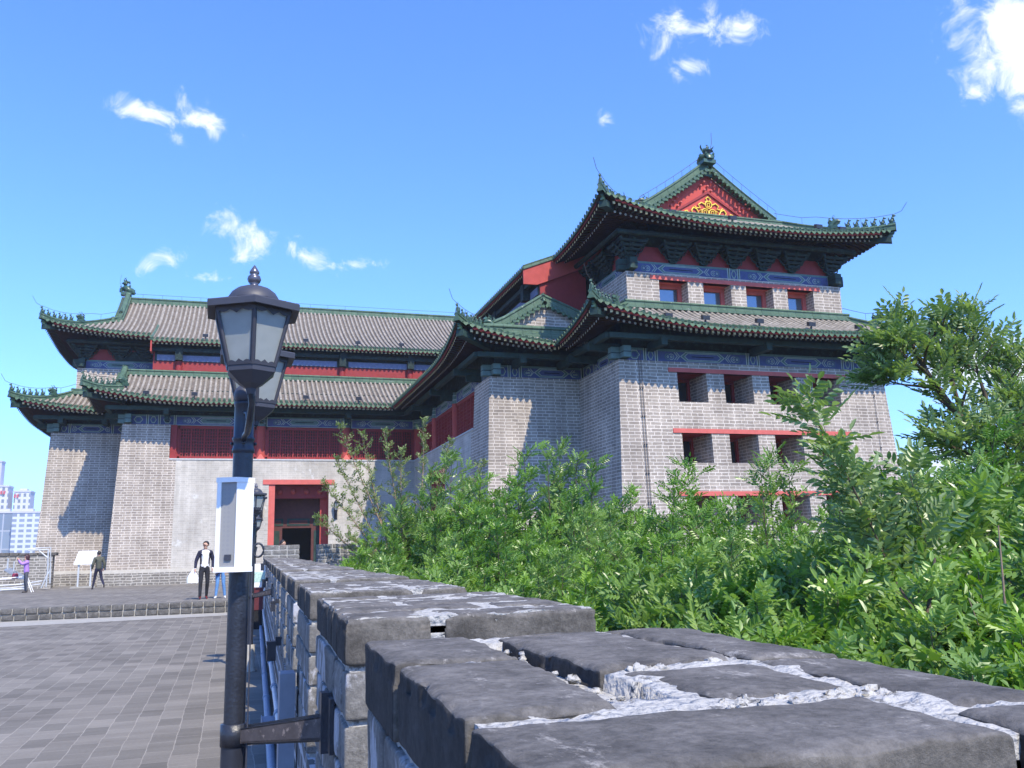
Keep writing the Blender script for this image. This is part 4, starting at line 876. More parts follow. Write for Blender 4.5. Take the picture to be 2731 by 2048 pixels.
M['lime'] = stone('limewashed_parapet_brick', (.17, .165, .155), (.34, .33, .31), .54, .64)
M['stepb'] = stone('step_brick', (.105, .10, .092), (.3, .29, .26), 0, .70)
g = MB(); ox = -19
for row in range(2):
    x = -19.0-(.16 if row else 0)
    while x < .92:
        w_ = .305+rnd.uniform(-.012, .012)
        rbrick(g, rect4(x+.012, YS-.02+.012*(row == 0), x+w_-.012, YS+.2, .004), zp(YS)+.01+.172*row, zp(YS)+.165+.175*row, 'stepb', .03, 2, .006, x)
        x += w_
g.box((-60, YS+.03, -.9), (.93, YS+.5, -.006), 'concrete'); g.build('step_kerb'); tag(bpy.data.objects['step_kerb'], kind='structure')
g = MB(); g.face([(-60, YS-10.6, zp(YS-10.6)+.006), (.9, YS-1.1, zp(YS-1.1)+.006), (.9, YS+.01, zp(YS)+.006), (-60, YS+.01, zp(YS)+.006)], 'concrete'); tag(g.build('concrete_strip'), kind='structure')
# ================================================================== the parapet with its merlons
mapW = lambda x, y, z: (x+SX*y, y, H+z+SL*y)
TX0, TX1, ZT_, ZC = .262, 1.06, -.2, -.965
par = empty('parapet_wall', (0, 0, 0), label='long crenellated parapet of charcoal bricks in white mortar running from the camera towards the doorway', cat='parapet')
def core(mb, x0, x1, y0, y1, z0, z1, groove=None, n=10):
    nx, ny = max(2, int((x1-x0)/.8*n)), max(2, int((y1-y0)/.8*n))
    def hgt(x, y):
        h = z1+mn.noise(Vector((x, y, 1))*16)*.008+mn.noise(Vector((x, y, 2))*55)*.004
        if groove and groove[0]-.02 < x+.02*mn.noise(Vector((0, y*12, 5))) < groove[1]+.02 and groove[2] < y < groove[3]: h -= .075
        return h
    rows = [[(x0+(x1-x0)*i/nx, y0+(y1-y0)*j/ny, hgt(x0+(x1-x0)*i/nx, y0+(y1-y0)*j/ny)) for i in range(nx+1)] for j in range(ny+1)]
    mb.grid(rows, 'mortar'); mb.box((x0, y0, z0), (x1, y1, z1-.03), 'mortar')
    # skirts between the uneven top and the box
    for edge in (rows[0], rows[-1], [r[0] for r in rows], [r[-1] for r in rows]): mb.grid([edge, [(p[0], p[1], z1-.05) for p in edge]], 'mortar')
def merlon(k):
    y0 = 2.70+1.81*(k-2); y1 = y0+1.26; near = k <= 2; n = 7 if k == 1 else 5 if k == 2 else 3 if k < 6 else 2
    mb = MB(mapW); zt = ZT_-(.015 if k == 1 else 0)+rnd.uniform(-.006, .006)*(k > 2); ch = .1525; r = .010
    if k == 1: y0, y1 = .84, 2.17
    core(mb, TX0+.014, TX1-.014, y0+.014, y1-.014, ZC, zt-(.009 if k == 1 else .004), (.515, .575, 1.24, 2.05) if k == 1 else None, 60 if k == 1 else 40 if k < 4 else 16)
    if k == 1:
        for i, q in enumerate([[(.255, 1.72), (.505, 1.72), (.505, 2.155), (.255, 2.15)], [(.262, 1.15), (.492, 1.16), (.505, 1.69), (.26, 1.69)], [(.260, .84), (.83, .835), (.82, 1.10), (.262, 1.12)],
                  [(.59, 1.505), (.893, 1.545), (.845, 2.11), (.565, 2.105)], [(.65, 1.165), (.88, 1.17), (.88, 1.50), (.62, 1.475)], [(.912, 1.53), (1.07, 1.475), (1.07, 2.08), (.862, 2.10)],
                  [(.90, .985), (1.07, .985), (1.07, 1.455), (.90, 1.50)], [(.80, 2.125), (1.07, 2.10), (1.07, 2.17), (.575, 2.175)], [(.85, .835), (1.07, .84), (1.07, .96), (.86, .96)]]):
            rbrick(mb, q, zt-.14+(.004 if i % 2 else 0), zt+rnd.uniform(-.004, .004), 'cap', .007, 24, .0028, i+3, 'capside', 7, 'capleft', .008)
        for i in range(90):        # crumbled mortar lying in the open joints
            t = rnd.random(); x, y = ((.54+rnd.uniform(-.03, .04), 1.15+t*.95) if i < 45 else (.60+t*.30, 1.13+.0*t+rnd.uniform(-.03, .03)) if i < 75 else (.63+t*.25, 1.50+t*.04))
            s = rnd.uniform(.004, .014)*(1.3 if i % 7 == 0 else .9); c = Vector((x, y, zt-.025+rnd.uniform(-.03, .006) if i < 45 else zt-.010)); nn = 12; se = rnd.random()*50
            rows = [[c+Vector((math.sin(math.pi*a/6)*math.cos(2*math.pi*b/nn)*1.3, math.sin(math.pi*a/6)*math.sin(2*math.pi*b/nn), -math.cos(math.pi*a/6)*.7))*s*(1+.7*mn.noise(Vector((a*.7+se, math.cos(2*math.pi*b/nn)*1.3, math.sin(2*math.pi*b/nn)*1.3)))+.4*mn.noise(Vector((a*2.1+se, math.cos(2*math.pi*b/nn)*4, math.sin(2*math.pi*b/nn)*4)))) for b in range(nn)] for a in range(7)]
            mb.grid(rows, 'mortar', None, True, True)
    rows_ = int(round((y1-y0)/.25)) if k > 1 else 5
    for c in range(5):
        if k == 1 and c == 0: continue
        z1 = zt-ch*c; z0 = z1-.134
        off = (c+k) % 2; ys = [y0]; 
        if off: ys.append(y0+.5*(y1-y0)/rows_)
        while ys[-1]+(y1-y0)/rows_ < y1-.02: ys.append(ys[-1]+(y1-y0)/rows_)
        ys.append(y1)
        for i in range(len(ys)-1):
            a, b = ys[i], ys[i+1]; xm = TX0+(.27 if (i+c+k) % 2 == 0 else .52)+rnd.uniform(-.015, .015)
            jy = .021 if c == 0 else .009; js = .0; gx = .02 if c == 0 else .012
            for (xa, xb) in ((TX0, xm-gx), (xm+gx, TX1)):
                if c > 0 and not (i == 0 or i == len(ys)-2 or xa == TX0 or xb == TX1): continue
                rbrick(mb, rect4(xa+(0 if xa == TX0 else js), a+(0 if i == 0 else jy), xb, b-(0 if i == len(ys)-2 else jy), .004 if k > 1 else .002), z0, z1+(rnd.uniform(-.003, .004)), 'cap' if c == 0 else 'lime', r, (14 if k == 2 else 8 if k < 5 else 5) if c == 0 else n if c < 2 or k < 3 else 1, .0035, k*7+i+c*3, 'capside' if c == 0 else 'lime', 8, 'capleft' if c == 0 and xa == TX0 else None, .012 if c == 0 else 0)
    o = mb.build('merlon'); o.parent = par; return o
for k in range(1, 16): merlon(k)
b = MB(mapW); M['pwall'] = brick('parapet_lower_brick', (.17, .165, .155), (.11, .11, .108), (.46, .46, .48), .42, .15, .022, stain=((.40, .41, .45), .58, 2.2), warp=.02)
b.box((TX0+.004, -3, -2.4), (TX1-.004, YS-.1, ZC), 'pwall'); o = b.build('wall_body'); o.parent = par
# parapet of the terrace, seen end-on behind the first one
cp = empty('parapet_wall', (0, YS, 0), label='short crenellated brick parapet crossing in front of the doorway at the terrace edge', cat='parapet')
def cross(x0, x1, top=1.56, yb=YS+.12, ye=YS+.72):
    mb = MB(); mb.box((x0+.012, yb+.012, .8), (x1-.012, ye-.012, top-.012), 'mortar')
    for c in range(5):
        z1 = top-.152*c; x = x0; i = c % 2
        while x < x1-.05:
            w_ = min((.44, .23)[(i) % 2], x1-x); 
            if x1-x-w_ < .12: w_ = x1-x
            for (ya, yb2) in ((yb, yb+.29), (ye-.29, ye)): rbrick(mb, rect4(x+(.012 if x > x0 else 0), ya, x+w_-(.012 if x+w_ < x1-.01 else 0), yb2, .004), z1-.13, z1, 'cap' if c == 0 else 'lime2', .018, 2, .004, x+c, 'lime2')
            x += w_; i += 1
    o = mb.build('merlon'); o.location = (0, -YS, 0); o.parent = cp
M['lime2'] = stone('parapet_front_brick', (.17, .165, .155), (.34, .33, .31), 0, .66)
for x0, x1 in ((.90, 1.93), (2.47, 3.62), (4.18, 5.3)): cross(x0, x1)
b = MB(); b.box((.9, YS+.125, -.8), (5.3, YS+.715, .8), 'pwall'); o = b.build('wall_body'); o.location = (0, -YS, 0); o.parent = cp
# left-hand parapet of the terrace
lp = empty('parapet_wall', (-18, 50, 0), label='low weathered brick parapet behind the woman in the purple jacket', cat='parapet')
b = MB(); x = -34
b.box((-34, 49.6, -.5), (-8.55, 50.2, 1.05), 'plinth')
b.box((-34, 49.6, 1.05), (-8.55, 50.2, 1.62), 'plinth')
o = b.build('wall_body'); o.location = (18, -50, 0); o.parent = lp
b = MB(); x = -34.0
while x < -8.6:
    rbrick(b, rect4(x+.012, 49.56, x+.40, 50.24, .006), 1.61, 1.76+rnd.uniform(-.02, .02), 'cap', .02, 1, .004, x, 'capside'); x += .42
o = b.build('coping'); o.location = (18, -50, 0); o.parent = lp
# ================================================================== street lamps
def lantern(parent, y, zb, lx=.015):
    def hexl(prof, k, mb, rot=R(12), n=6, c=(0, 0, 0)): mb.lathe(prof, c, k, n, rot, False)
    o = MB(); rb, rtp, z0, z1 = .086, .139, .07, .266; a0 = R(31)
    o.lathe([(.014, -.02), (.02, .0), (.045, .015), (.074, .04), (.088, .052), (.090, .072), (.084, .078)], (0, 0, 0), 'lampgrey', 6, a0, False)
    for i in range(6):
        a = a0+math.pi/3*i; A_ = Vector((math.cos(a)*rb, math.sin(a)*rb, z0)); B_ = Vector((math.cos(a)*rtp, math.sin(a)*rtp, z1)); o.tube([A_, B_], .0085, 'lampgrey', 4)
        a2 = a+math.pi/3; C_ = Vector((math.cos(a2)*rb, math.sin(a2)*rb, z0)); D_ = Vector((math.cos(a2)*rtp, math.sin(a2)*rtp, z1))
        nn = 12; nout = Vector((math.cos(a+math.pi/6), math.sin(a+math.pi/6), 0))*.006
        for (P, Q, up_, hh) in ((A_, C_, (B_-A_).normalized(), .016), (B_, D_, (A_-B_).normalized(), .022)):
            lo = [P+(Q-P)*j/nn+nout for j in range(nn+1)]; hi = [q+up_*hh*(.62+.38*abs(math.sin(j/nn*math.pi*3)) + (.25 if j == nn//2 else 0)) for j, q in enumerate(lo)]
            o.grid([lo, hi], 'lampgrey', None, False)
    f = o.build('lantern'); f.parent = parent; f.location = (lx, y, zb)
    o = MB(); gl = 'glass'; rows = [[(math.cos(a0+math.pi/3*i)*r_, math.sin(a0+math.pi/3*i)*r_, z) for i in range(6)] for r_, z in ((rb-.002, z0), (rtp-.002, z1))]; o.grid(rows, gl, None, False, True)
    c = o.build('glass'); c.parent = f
    o = MB(); o.lathe([(.130, .268), (.171, .262), (.175, .263), (.176, .284), (.173, .288), (.126, .296), (.110, .299), (.106, .308), (.090, .312)], (0, 0, 0), 'lampgrey', 6, a0, False)
    o.lathe([(.090, .310), (.088, .320), (.077, .338), (.058, .354), (.035, .363), (.018, .366)], (0, 0, 0), 'lampgrey', 18, 0)
    c = o.build('cap'); c.parent = f
    o = MB(); o.lathe([(.019, .363), (.020, .368), (.012, .372), (.020, .381), (.024, .392), (.021, .403), (.012, .410), (.017, .414), (.017, .420), (.009, .434), (.001, .446)], (0, 0, 0), 'finial', 16)
    c = o.build('finial'); c.parent = f
    return f
mt, nt, P = newmat('frosted_lamp_glass'); P.inputs['Base Color'].default_value = (.42, .46, .45, 1); P.inputs['Roughness'].default_value = .55; P.inputs['Specular IOR Level'].default_value = .4
N = nt.nodes.new; tr = N('ShaderNodeBsdfTranslucent'); tr.inputs[0].default_value = (.55, .6, .58, 1); mxs = N('ShaderNodeMixShader'); mxs.inputs[0].default_value = .4
nt.links.new(P.outputs[0], mxs.inputs[1]); nt.links.new(tr.outputs[0], mxs.inputs[2]); nt.links.new(mxs.outputs[0], nt.nodes['Material Output'].inputs[0])
tcn = N('ShaderNodeTexCoord'); nzn = N('ShaderNodeTexNoise'); nzn.inputs['Scale'].default_value = 30; nzn.inputs['Detail'].default_value = 8; rpn = N('ShaderNodeValToRGB'); rpn.color_ramp.elements[0].color = (.34, .38, .37, 1); rpn.color_ramp.elements[1].color = (.52, .55, .53, 1)
nt.links.new(tcn.outputs['Object'], nzn.inputs['Vector']); nt.links.new(nzn.outputs['Fac'], rpn.inputs[0]); nt.links.new(rpn.outputs[0], P.inputs['Base Color'])
M['glass'] = mt; M['finial'] = plain('worn_finial_metal', (.10, .10, .13), .3, .3, 14, metal=.4, spec=.6, dirt=(.55, .55, .6), dscale=30, dth=.6)
M['ironworn'] = plain('worn_iron_paint', (.022, .025, .036), .4, .3, 9, spec=.5, dirt=(.20, .20, .21), dscale=24, dth=.68)
M['rust'] = plain('rusty_iron_edge', (.09, .075, .07), .8, .3, 20, dirt=(.25, .2, .17), dscale=30, dth=.58)
def lamp(label):
    t = empty('street_lamp', (.027, 3.5, zp(3.5)), label=label, cat='street lamp', group='twin lamps along the parapet')
    zb = zp(3.5); Z = lambda z: z-zb
    o = MB(); o.lathe([(.044, 0), (.044, Z(.505))], (0, 0, 0), 'ironworn', 24); o.lathe([(.0375, Z(.50)), (.0365, Z(1.56))], (0, 0, 0), 'iron', 24)
    q = o.build('pole'); q.parent = t
    o = MB(); o.lathe([(.03, Z(1.545)), (.0415, Z(1.55)), (.0415, Z(1.565)), (.0385, Z(1.57)), (.0385, Z(1.595)), (.0415, Z(1.60)), (.0415, Z(1.607)), (.037, Z(1.612)), (.037, Z(1.732)), (.039, Z(1.736)), (.039, Z(1.744)), (.02, Z(1.748))], (0, 0, 0), 'ironworn', 24)
    for a in range(4): o.sphere((.043*math.cos(a*1.57), .043*math.sin(a*1.57), Z(1.585)), .007, 'iron', 6)
    q = o.build('collar'); q.parent = t
    o = MB(); o.sphere((0, 0, Z(1.775)), .041, 'lampgrey', 18); q = o.build('ball'); q.parent = t
    for sg in (-1, 1):
        o = MB(); o.tube([(0, sg*.036, Z(1.60)), (.003, sg*.10, Z(1.605)), (.01, sg*.22, Z(1.60)), (.015, sg*.33, Z(1.63)), (.02, sg*.37, Z(1.68)), (.015 if sg < 0 else .032, sg*.38, Z(1.73))], [.011, .011, .012, .012, .011, .013], 'iron', 8)
        o.tube([(0, sg*.036, Z(1.70)), (.008, sg*.12, Z(1.685)), (.014, sg*.2, Z(1.63))], .007, 'iron', 6)
        q = o.build('arm'); q.parent = t; lantern(t, sg*.38, Z(1.73), .015 if sg < 0 else .048)
    o = MB(); o.lathe([(.03, Z(.495)), (.048, Z(.497)), (.048, Z(.572)), (.03, Z(.575))], (0, 0, 0), 'iron', 20)
    A_ = Vector((.035, -.03, Z(.535))); B_ = Vector((.30, -.37, Z(.60))); d = (B_-A_); s_ = Vector((d.y, -d.x, 0)).normalized()
    for off, zz_, k in ((.014, .018, 'rust'), (-.014, .018, 'iron'), (0, -.004, 'iron')):
        w_ = .004 if zz_ > 0 else .002; hh = .024 if zz_ > 0 else .034
        P0 = A_+s_*off; P1 = B_+s_*off
        o.hexa([P0-s_*w_-Vector((0, 0, hh)), P0+s_*w_-Vector((0, 0, hh)), P1+s_*w_-Vector((0, 0, hh+.012)), P1-s_*w_-Vector((0, 0, hh+.012)), P0-s_*w_+Vector((0, 0, hh)), P0+s_*w_+Vector((0, 0, hh)), P1+s_*w_+Vector((0, 0, hh+.012)), P1-s_*w_+Vector((0, 0, hh+.012))], k)
    for sg in (-1, 1): P0 = A_+Vector((0, 0, sg*.022)); P1 = B_+Vector((0, 0, sg*.034)); o.hexa([P0-s_*.018-Vector((0, 0, .003)), P0+s_*.018-Vector((0, 0, .003)), P1+s_*.018-Vector((0, 0, .003)), P1-s_*.018-Vector((0, 0, .003)), P0-s_*.018+Vector((0, 0, .003)), P0+s_*.018+Vector((0, 0, .003)), P1+s_*.018+Vector((0, 0, .003)), P1-s_*.018+Vector((0, 0, .003))], 'rust' if sg < 0 else 'iron')
    o.box((.290, -.47, Z(.53)), (.304, -.30, Z(.70)), 'iron'); o.box((.27, -.39, Z(.52)), (.300, -.33, Z(.71)), 'iron')
    q = o.build('wall_bracket'); q.parent = t
    return t
L1 = lamp('black twin street lamp close to the camera with a white loudspeaker on its pole')
L2 = copy_tree(L1); L2.location = (.29, 14, zp(14)); L2['label'] = 'middle black twin lamp half hidden behind the nearest pole, black hoop on its side'
L3 = copy_tree(L1); L3.location = (.56, 24.5, zp(24.5)); L3['label'] = 'farthest twin lamp, a small lantern visible beside the loudspeaker near the doorway'
o = MB(); o.tube([(.08+.075*math.cos(a), -.02, 1.74+.1*math.sin(a)) for a in [2.5-2*math.pi*i/16 for i in range(17)]], .016, 'iron', 8, False); o.tube([(.03, -.02, 1.66), (.06, -.02, 1.79)], .012, 'iron', 6); q = o.build('hoop'); q.parent = L2
o = MB(); o.lathe([(.10, 0), (.10, .03), (.075, .04), (.07, .36), (.05, .38)], (0, 0, 0), 'concrete', 12); q = o.build('footing'); q.parent = L2
q = copy_obj(q, L3)
# loudspeaker on the nearest pole
sp = empty('loudspeaker', (.0, 3.40, 1.12), label='tall white column loudspeaker strapped to the nearest lamp pole', cat='loudspeaker')
hgt_ = .315; cr = (.010, 3.385); 
def PL(u, v): return (u-0, v-3.40)
lft = Vector((-.071, .028, 0)); rgt = Vector((.058, .038, 0)); c0 = Vector((.0105, -.035, 0))
o = MB()
def prism(mb, pts, z0, z1, k): mb.face([(p.x, p.y, z0) for p in reversed(pts)], k); mb.face([(p.x, p.y, z1) for p in pts], k); [mb.face([(pts[i].x, pts[i].y, z0), (pts[(i+1) % len(pts)].x, pts[(i+1) % len(pts)].y, z0), (pts[(i+1) % len(pts)].x, pts[(i+1) % len(pts)].y, z1), (pts[i].x, pts[i].y, z1)], k) for i in range(len(pts))]
inn = Vector((.003, .007, 0)); A1, A2 = c0+lft*.04, c0+lft*.80
prism(o, [c0, c0+rgt, c0+rgt+Vector((-.03, .05, 0)), c0+lft+Vector((.03, .055, 0)), c0+lft, A2, A2+inn, A1+inn, A1], 0, hgt_, 'white')
for z0, z1 in ((-.012, .006), (hgt_-.006, hgt_+.012)):
    prism(o, [c0+Vector((0, -.004, 0)), c0+rgt*1.05, c0+rgt+Vector((-.03, .055, 0)), c0+lft+Vector((.025, .058, 0)), c0+lft*1.05], z0, z1, 'white')
q = o.build('cabinet'); q.parent = sp
mt = plain('perforated_grille', (.30, .31, .32), .5, .1, 40); nt = mt.node_tree; P = nt.nodes['Principled BSDF']; N = nt.nodes.new
tcn = N('ShaderNodeTexCoord'); vor = N('ShaderNodeTexVoronoi'); vor.inputs['Scale'].default_value = 60; vor.inputs['Randomness'].default_value = 0; nt.links.new(tcn.outputs['Object'], vor.inputs['Vector'])
rp = N('ShaderNodeValToRGB'); rp.color_ramp.elements[0].position = .32; rp.color_ramp.elements[1].position = .38; rp.color_ramp.elements[0].color = (.245, .245, .25, 1); rp.color_ramp.elements[1].color = (.26, .26, .255, 1); nt.links.new(vor.outputs['Distance'], rp.inputs[0]); nt.links.new(rp.outputs[0], P.inputs['Base Color']); M['grille'] = mt
o = MB(); a, b_ = A1+inn*.7, A2+inn*.7; o.face([(a.x, a.y, .006), (b_.x, b_.y, .006), (b_.x, b_.y, hgt_-.006), (a.x, a.y, hgt_-.006)][::-1], 'grille'); q = o.build('grille'); q.parent = sp
o = MB(); a, b_ = A1*.75+A2*.25, A1*.35+A2*.65; o.hexa([a-inn*.1+Vector((0, 0, .03)), b_-inn*.1+Vector((0, 0, .03)), b_+inn+Vector((0, 0, .03)), a+inn+Vector((0, 0, .03)), a-inn*.1+Vector((0, 0, .05)), b_-inn*.1+Vector((0, 0, .05)), b_+inn+Vector((0, 0, .05)), a+inn+Vector((0, 0, .05))], 'lampgrey'); q = o.build('name_plate'); q.parent = sp
o = MB(); o.tube([(.07, .03, .0), (.072, .04, -.3), (.07, .045, -.9)], .003, 'lampgrey', 5); q = o.build('cable'); q.parent = sp
# ================================================================== conduits and boxes along the parapet
def wp(x, y, z): return Vector(mapW(x, y, z-H)) if False else Vector((x+SX*y, y, zp(y)+z))
o = MB(); o.tube([wp(.175, y, .055) for y in (2, 8.9)], .037, 'conduit', 12); o.tube([wp(.175, y, .055) for y in (9.2, 22)], .037, 'conduit', 12)
for y in (5, 6.5, 8.6, 9.4, 11, 13, 15.5, 18): o.tube([wp(.175, y, .055), wp(.175, y+.09, .055)], .043, 'conduit', 12)
tag(o.build('conduit_pipe'), 'blue grey conduit lying on the paving at the foot of the parapet', 'pipe')
o = MB(); o.box((.11, 8.9, zp(9)+.0), (.25, 9.2, zp(9)+.17), 'conduit'); o.box((.105, 8.89, zp(9)+.01), (.112, 9.21, zp(9)+.18), 'conduit'); b_ = o.build('junction_box'); b_.location = (SX*9, 0, 0); tag(b_, 'blue grey junction box set into the conduit at the foot of the parapet', 'junction box')
o = MB(); o.tube([wp(.215, y, .42) for y in (4.4, 8, 12, 22)], .024, 'steel', 10)
for y in (4.9, 6.6, 7.7, 9.2, 11.2, 13.5): o.tube([wp(.215, y, .42), wp(.215, y+.12, .42)], .034, 'conduit', 10)
tag(o.build('conduit_pipe'), 'thin steel conduit with blue grey couplings clipped halfway up the parapet', 'pipe')
o = MB(); o.box((.285, 5.45, -.16), (.372, 5.62, .50), 'duct'); o.tube([(.33, 5.5, -.16), (.33, 5.5, -.5)], .03, 'iron', 10); b_ = o.build('cable_duct'); tag(b_, 'flat grey upright cable duct fixed to the parapet beside the bracket', 'cable duct')
def wflood(x, y, z, s, lab):
    t = empty('wall_floodlight', (x, y, z), label=lab, cat='floodlight', group='small black floodlights on the parapet')
    o = MB(); o.box((-.045*s, -.05*s, -.085*s), (.035*s, .05*s, .085*s), 'iron'); o.box((-.05*s, -.055*s, .06*s), (.04*s, .055*s, .092*s), 'iron'); q = o.build('housing'); q.parent = t
    o = MB(); o.box((.03*s, -.02*s, .05*s), (.10*s, .02*s, .13*s), 'iron'); q = o.build('bracket'); q.parent = t
wflood(.385, 8.9, .30, 1.0, 'largest black floodlight hanging on the left face of the parapet'); wflood(.43, 9.9, .66, .6, 'small black floodlight just beyond the largest one on the parapet'); wflood(.62, 18.5, .68, .9, 'far black floodlight on the parapet face near the bracket of the middle lamp'); wflood(.66, 21, .98, .9, 'farthest black floodlight high on the parapet face')
t = empty('utility_cabinet', (.55, 21.5, zp(21.5)), label='maroon cabinet on a black base standing against the parapet behind the poles', cat='cabinet')
o = MB(); o.box((-.2, -.2, .42), (.15, .25, .9), 'maroon'); o.box((-.21, -.21, .88), (.16, .26, .91), 'maroon'); q = o.build('body'); q.parent = t
o = MB(); o.box((-.19, -.19, 0), (.14, .24, .42), 'black'); q = o.build('base'); q.parent = t
t = empty('notice_board', (.62, 23.2, zp(23.2)), label='white board with a faded green picture standing behind the poles', cat='notice board')
o = MB(); o.box((-.22, 0, .75), (.22, .03, 1.42), 'white'); q = o.build('panel'); q.parent = t
M['fadegreen'] = plain('faded_green_print', (.45, .62, .55), .6, .3, 20)
o = MB(); o.box((-.18, -.006, .98), (.18, -.002, 1.22), 'fadegreen'); q = o.build('picture'); q.parent = t
for x in (-.2, .17): o = MB(); o.box((x, .031, 0), (x+.03, .06, 1.4), 'white'); q = o.build('post'); q.parent = t
# ================================================================== people
M['skin'] = plain('skin', (.50, .30, .21), .55, .08, 20, spec=.3)
M['hair'] = plain('black_hair', (.02, .016, .015), .5, .3, 40, spec=.4)
M['hairp'] = plain('dark_plum_hair', (.05, .018, .022), .5, .3, 40, spec=.4)
M['tee'] = plain('white_cotton', (.78, .78, .78), .85, .04, 10)
M['navy'] = plain('navy_cloth', (.022, .022, .045), .85, .3, 12)
M['slack'] = plain('charcoal_trousers', (.022, .022, .026), .85, .3, 12)
M['jeans'] = plain('light_blue_denim', (.11, .25, .50), .85, .2, 18, dirt=(.45, .55, .68), dscale=9, dth=.66)
M['plaid'] = plain('plaid_cotton', (.10, .09, .17), .85, .4, 22, dirt=(.5, .45, .55), dscale=16, dth=.55)
M['olive'] = plain('olive_jacket_cloth', (.085, .088, .065), .85, .2, 10)
M['purple'] = plain('lilac_jacket_cloth', (.40, .22, .60), .8, .12, 14)
M['greyt'] = plain('grey_trousers', (.07, .075, .095), .85, .2, 12)
M['shoe_r'] = plain('black_red_shoe', (.05, .02, .02), .6, .3, 30, dirt=(.45, .03, .03), dscale=22, dth=.5)
M['shoe_w'] = plain('white_shoe', (.75, .75, .76), .6, .05, 10)
M['shoe_b'] = plain('dark_shoe', (.05, .04, .035), .6, .2, 10)
M['bag'] = plain('white_plastic_bag', (.75, .76, .80), .5, .05, 6)
def skin_mesh(name, J, E, mats, labels, sub=2):
    """one continuous surface grown over a joint skeleton; J: name -> (x, y, z, rx, ry)"""
    names = list(J); me = bpy.data.meshes.new(name); me.from_pydata([J[n][:3] for n in names], [(names.index(a), names.index(b)) for a, b, *_ in E], [])
    ob = bpy.data.objects.new(name, me); C.objects.link(ob); md = ob.modifiers.new('skin', 'SKIN'); md.use_smooth_shade = True
    for i, n in enumerate(names): me.skin_vertices[0].data[i].radius = (J[n][3], J[n][4] if len(J[n]) > 4 else J[n][3])
    me.skin_vertices[0].data[0].use_root = True
    s = ob.modifiers.new('sub', 'SUBSURF'); s.levels = sub; s.render_levels = sub
    bpy.context.view_layer.update(); dg = bpy.context.evaluated_depsgraph_get(); me2 = bpy.data.meshes.new_from_object(ob.evaluated_get(dg)); bpy.data.objects.remove(ob)
    me2.name = name; me2.materials.clear()
    for m_ in mats: me2.materials.append(M[m_])
    segs = [(Vector(J[a][:3]), Vector(J[b][:3]), l[0] if l else labels.get(b, 0)) for a, b, *l in E]
    for p in me2.polygons:
        c = p.center; best = (9, 0)
        for a, b, l in segs:
            d = b-a; t = max(0, min(1, (c-a).dot(d)/max(d.length_squared, 1e-9))); dd = (a+d*t-c).length
            if dd < best[0]: best = (dd, l)
        p.material_index = best[1]; p.use_smooth = True
    return me2
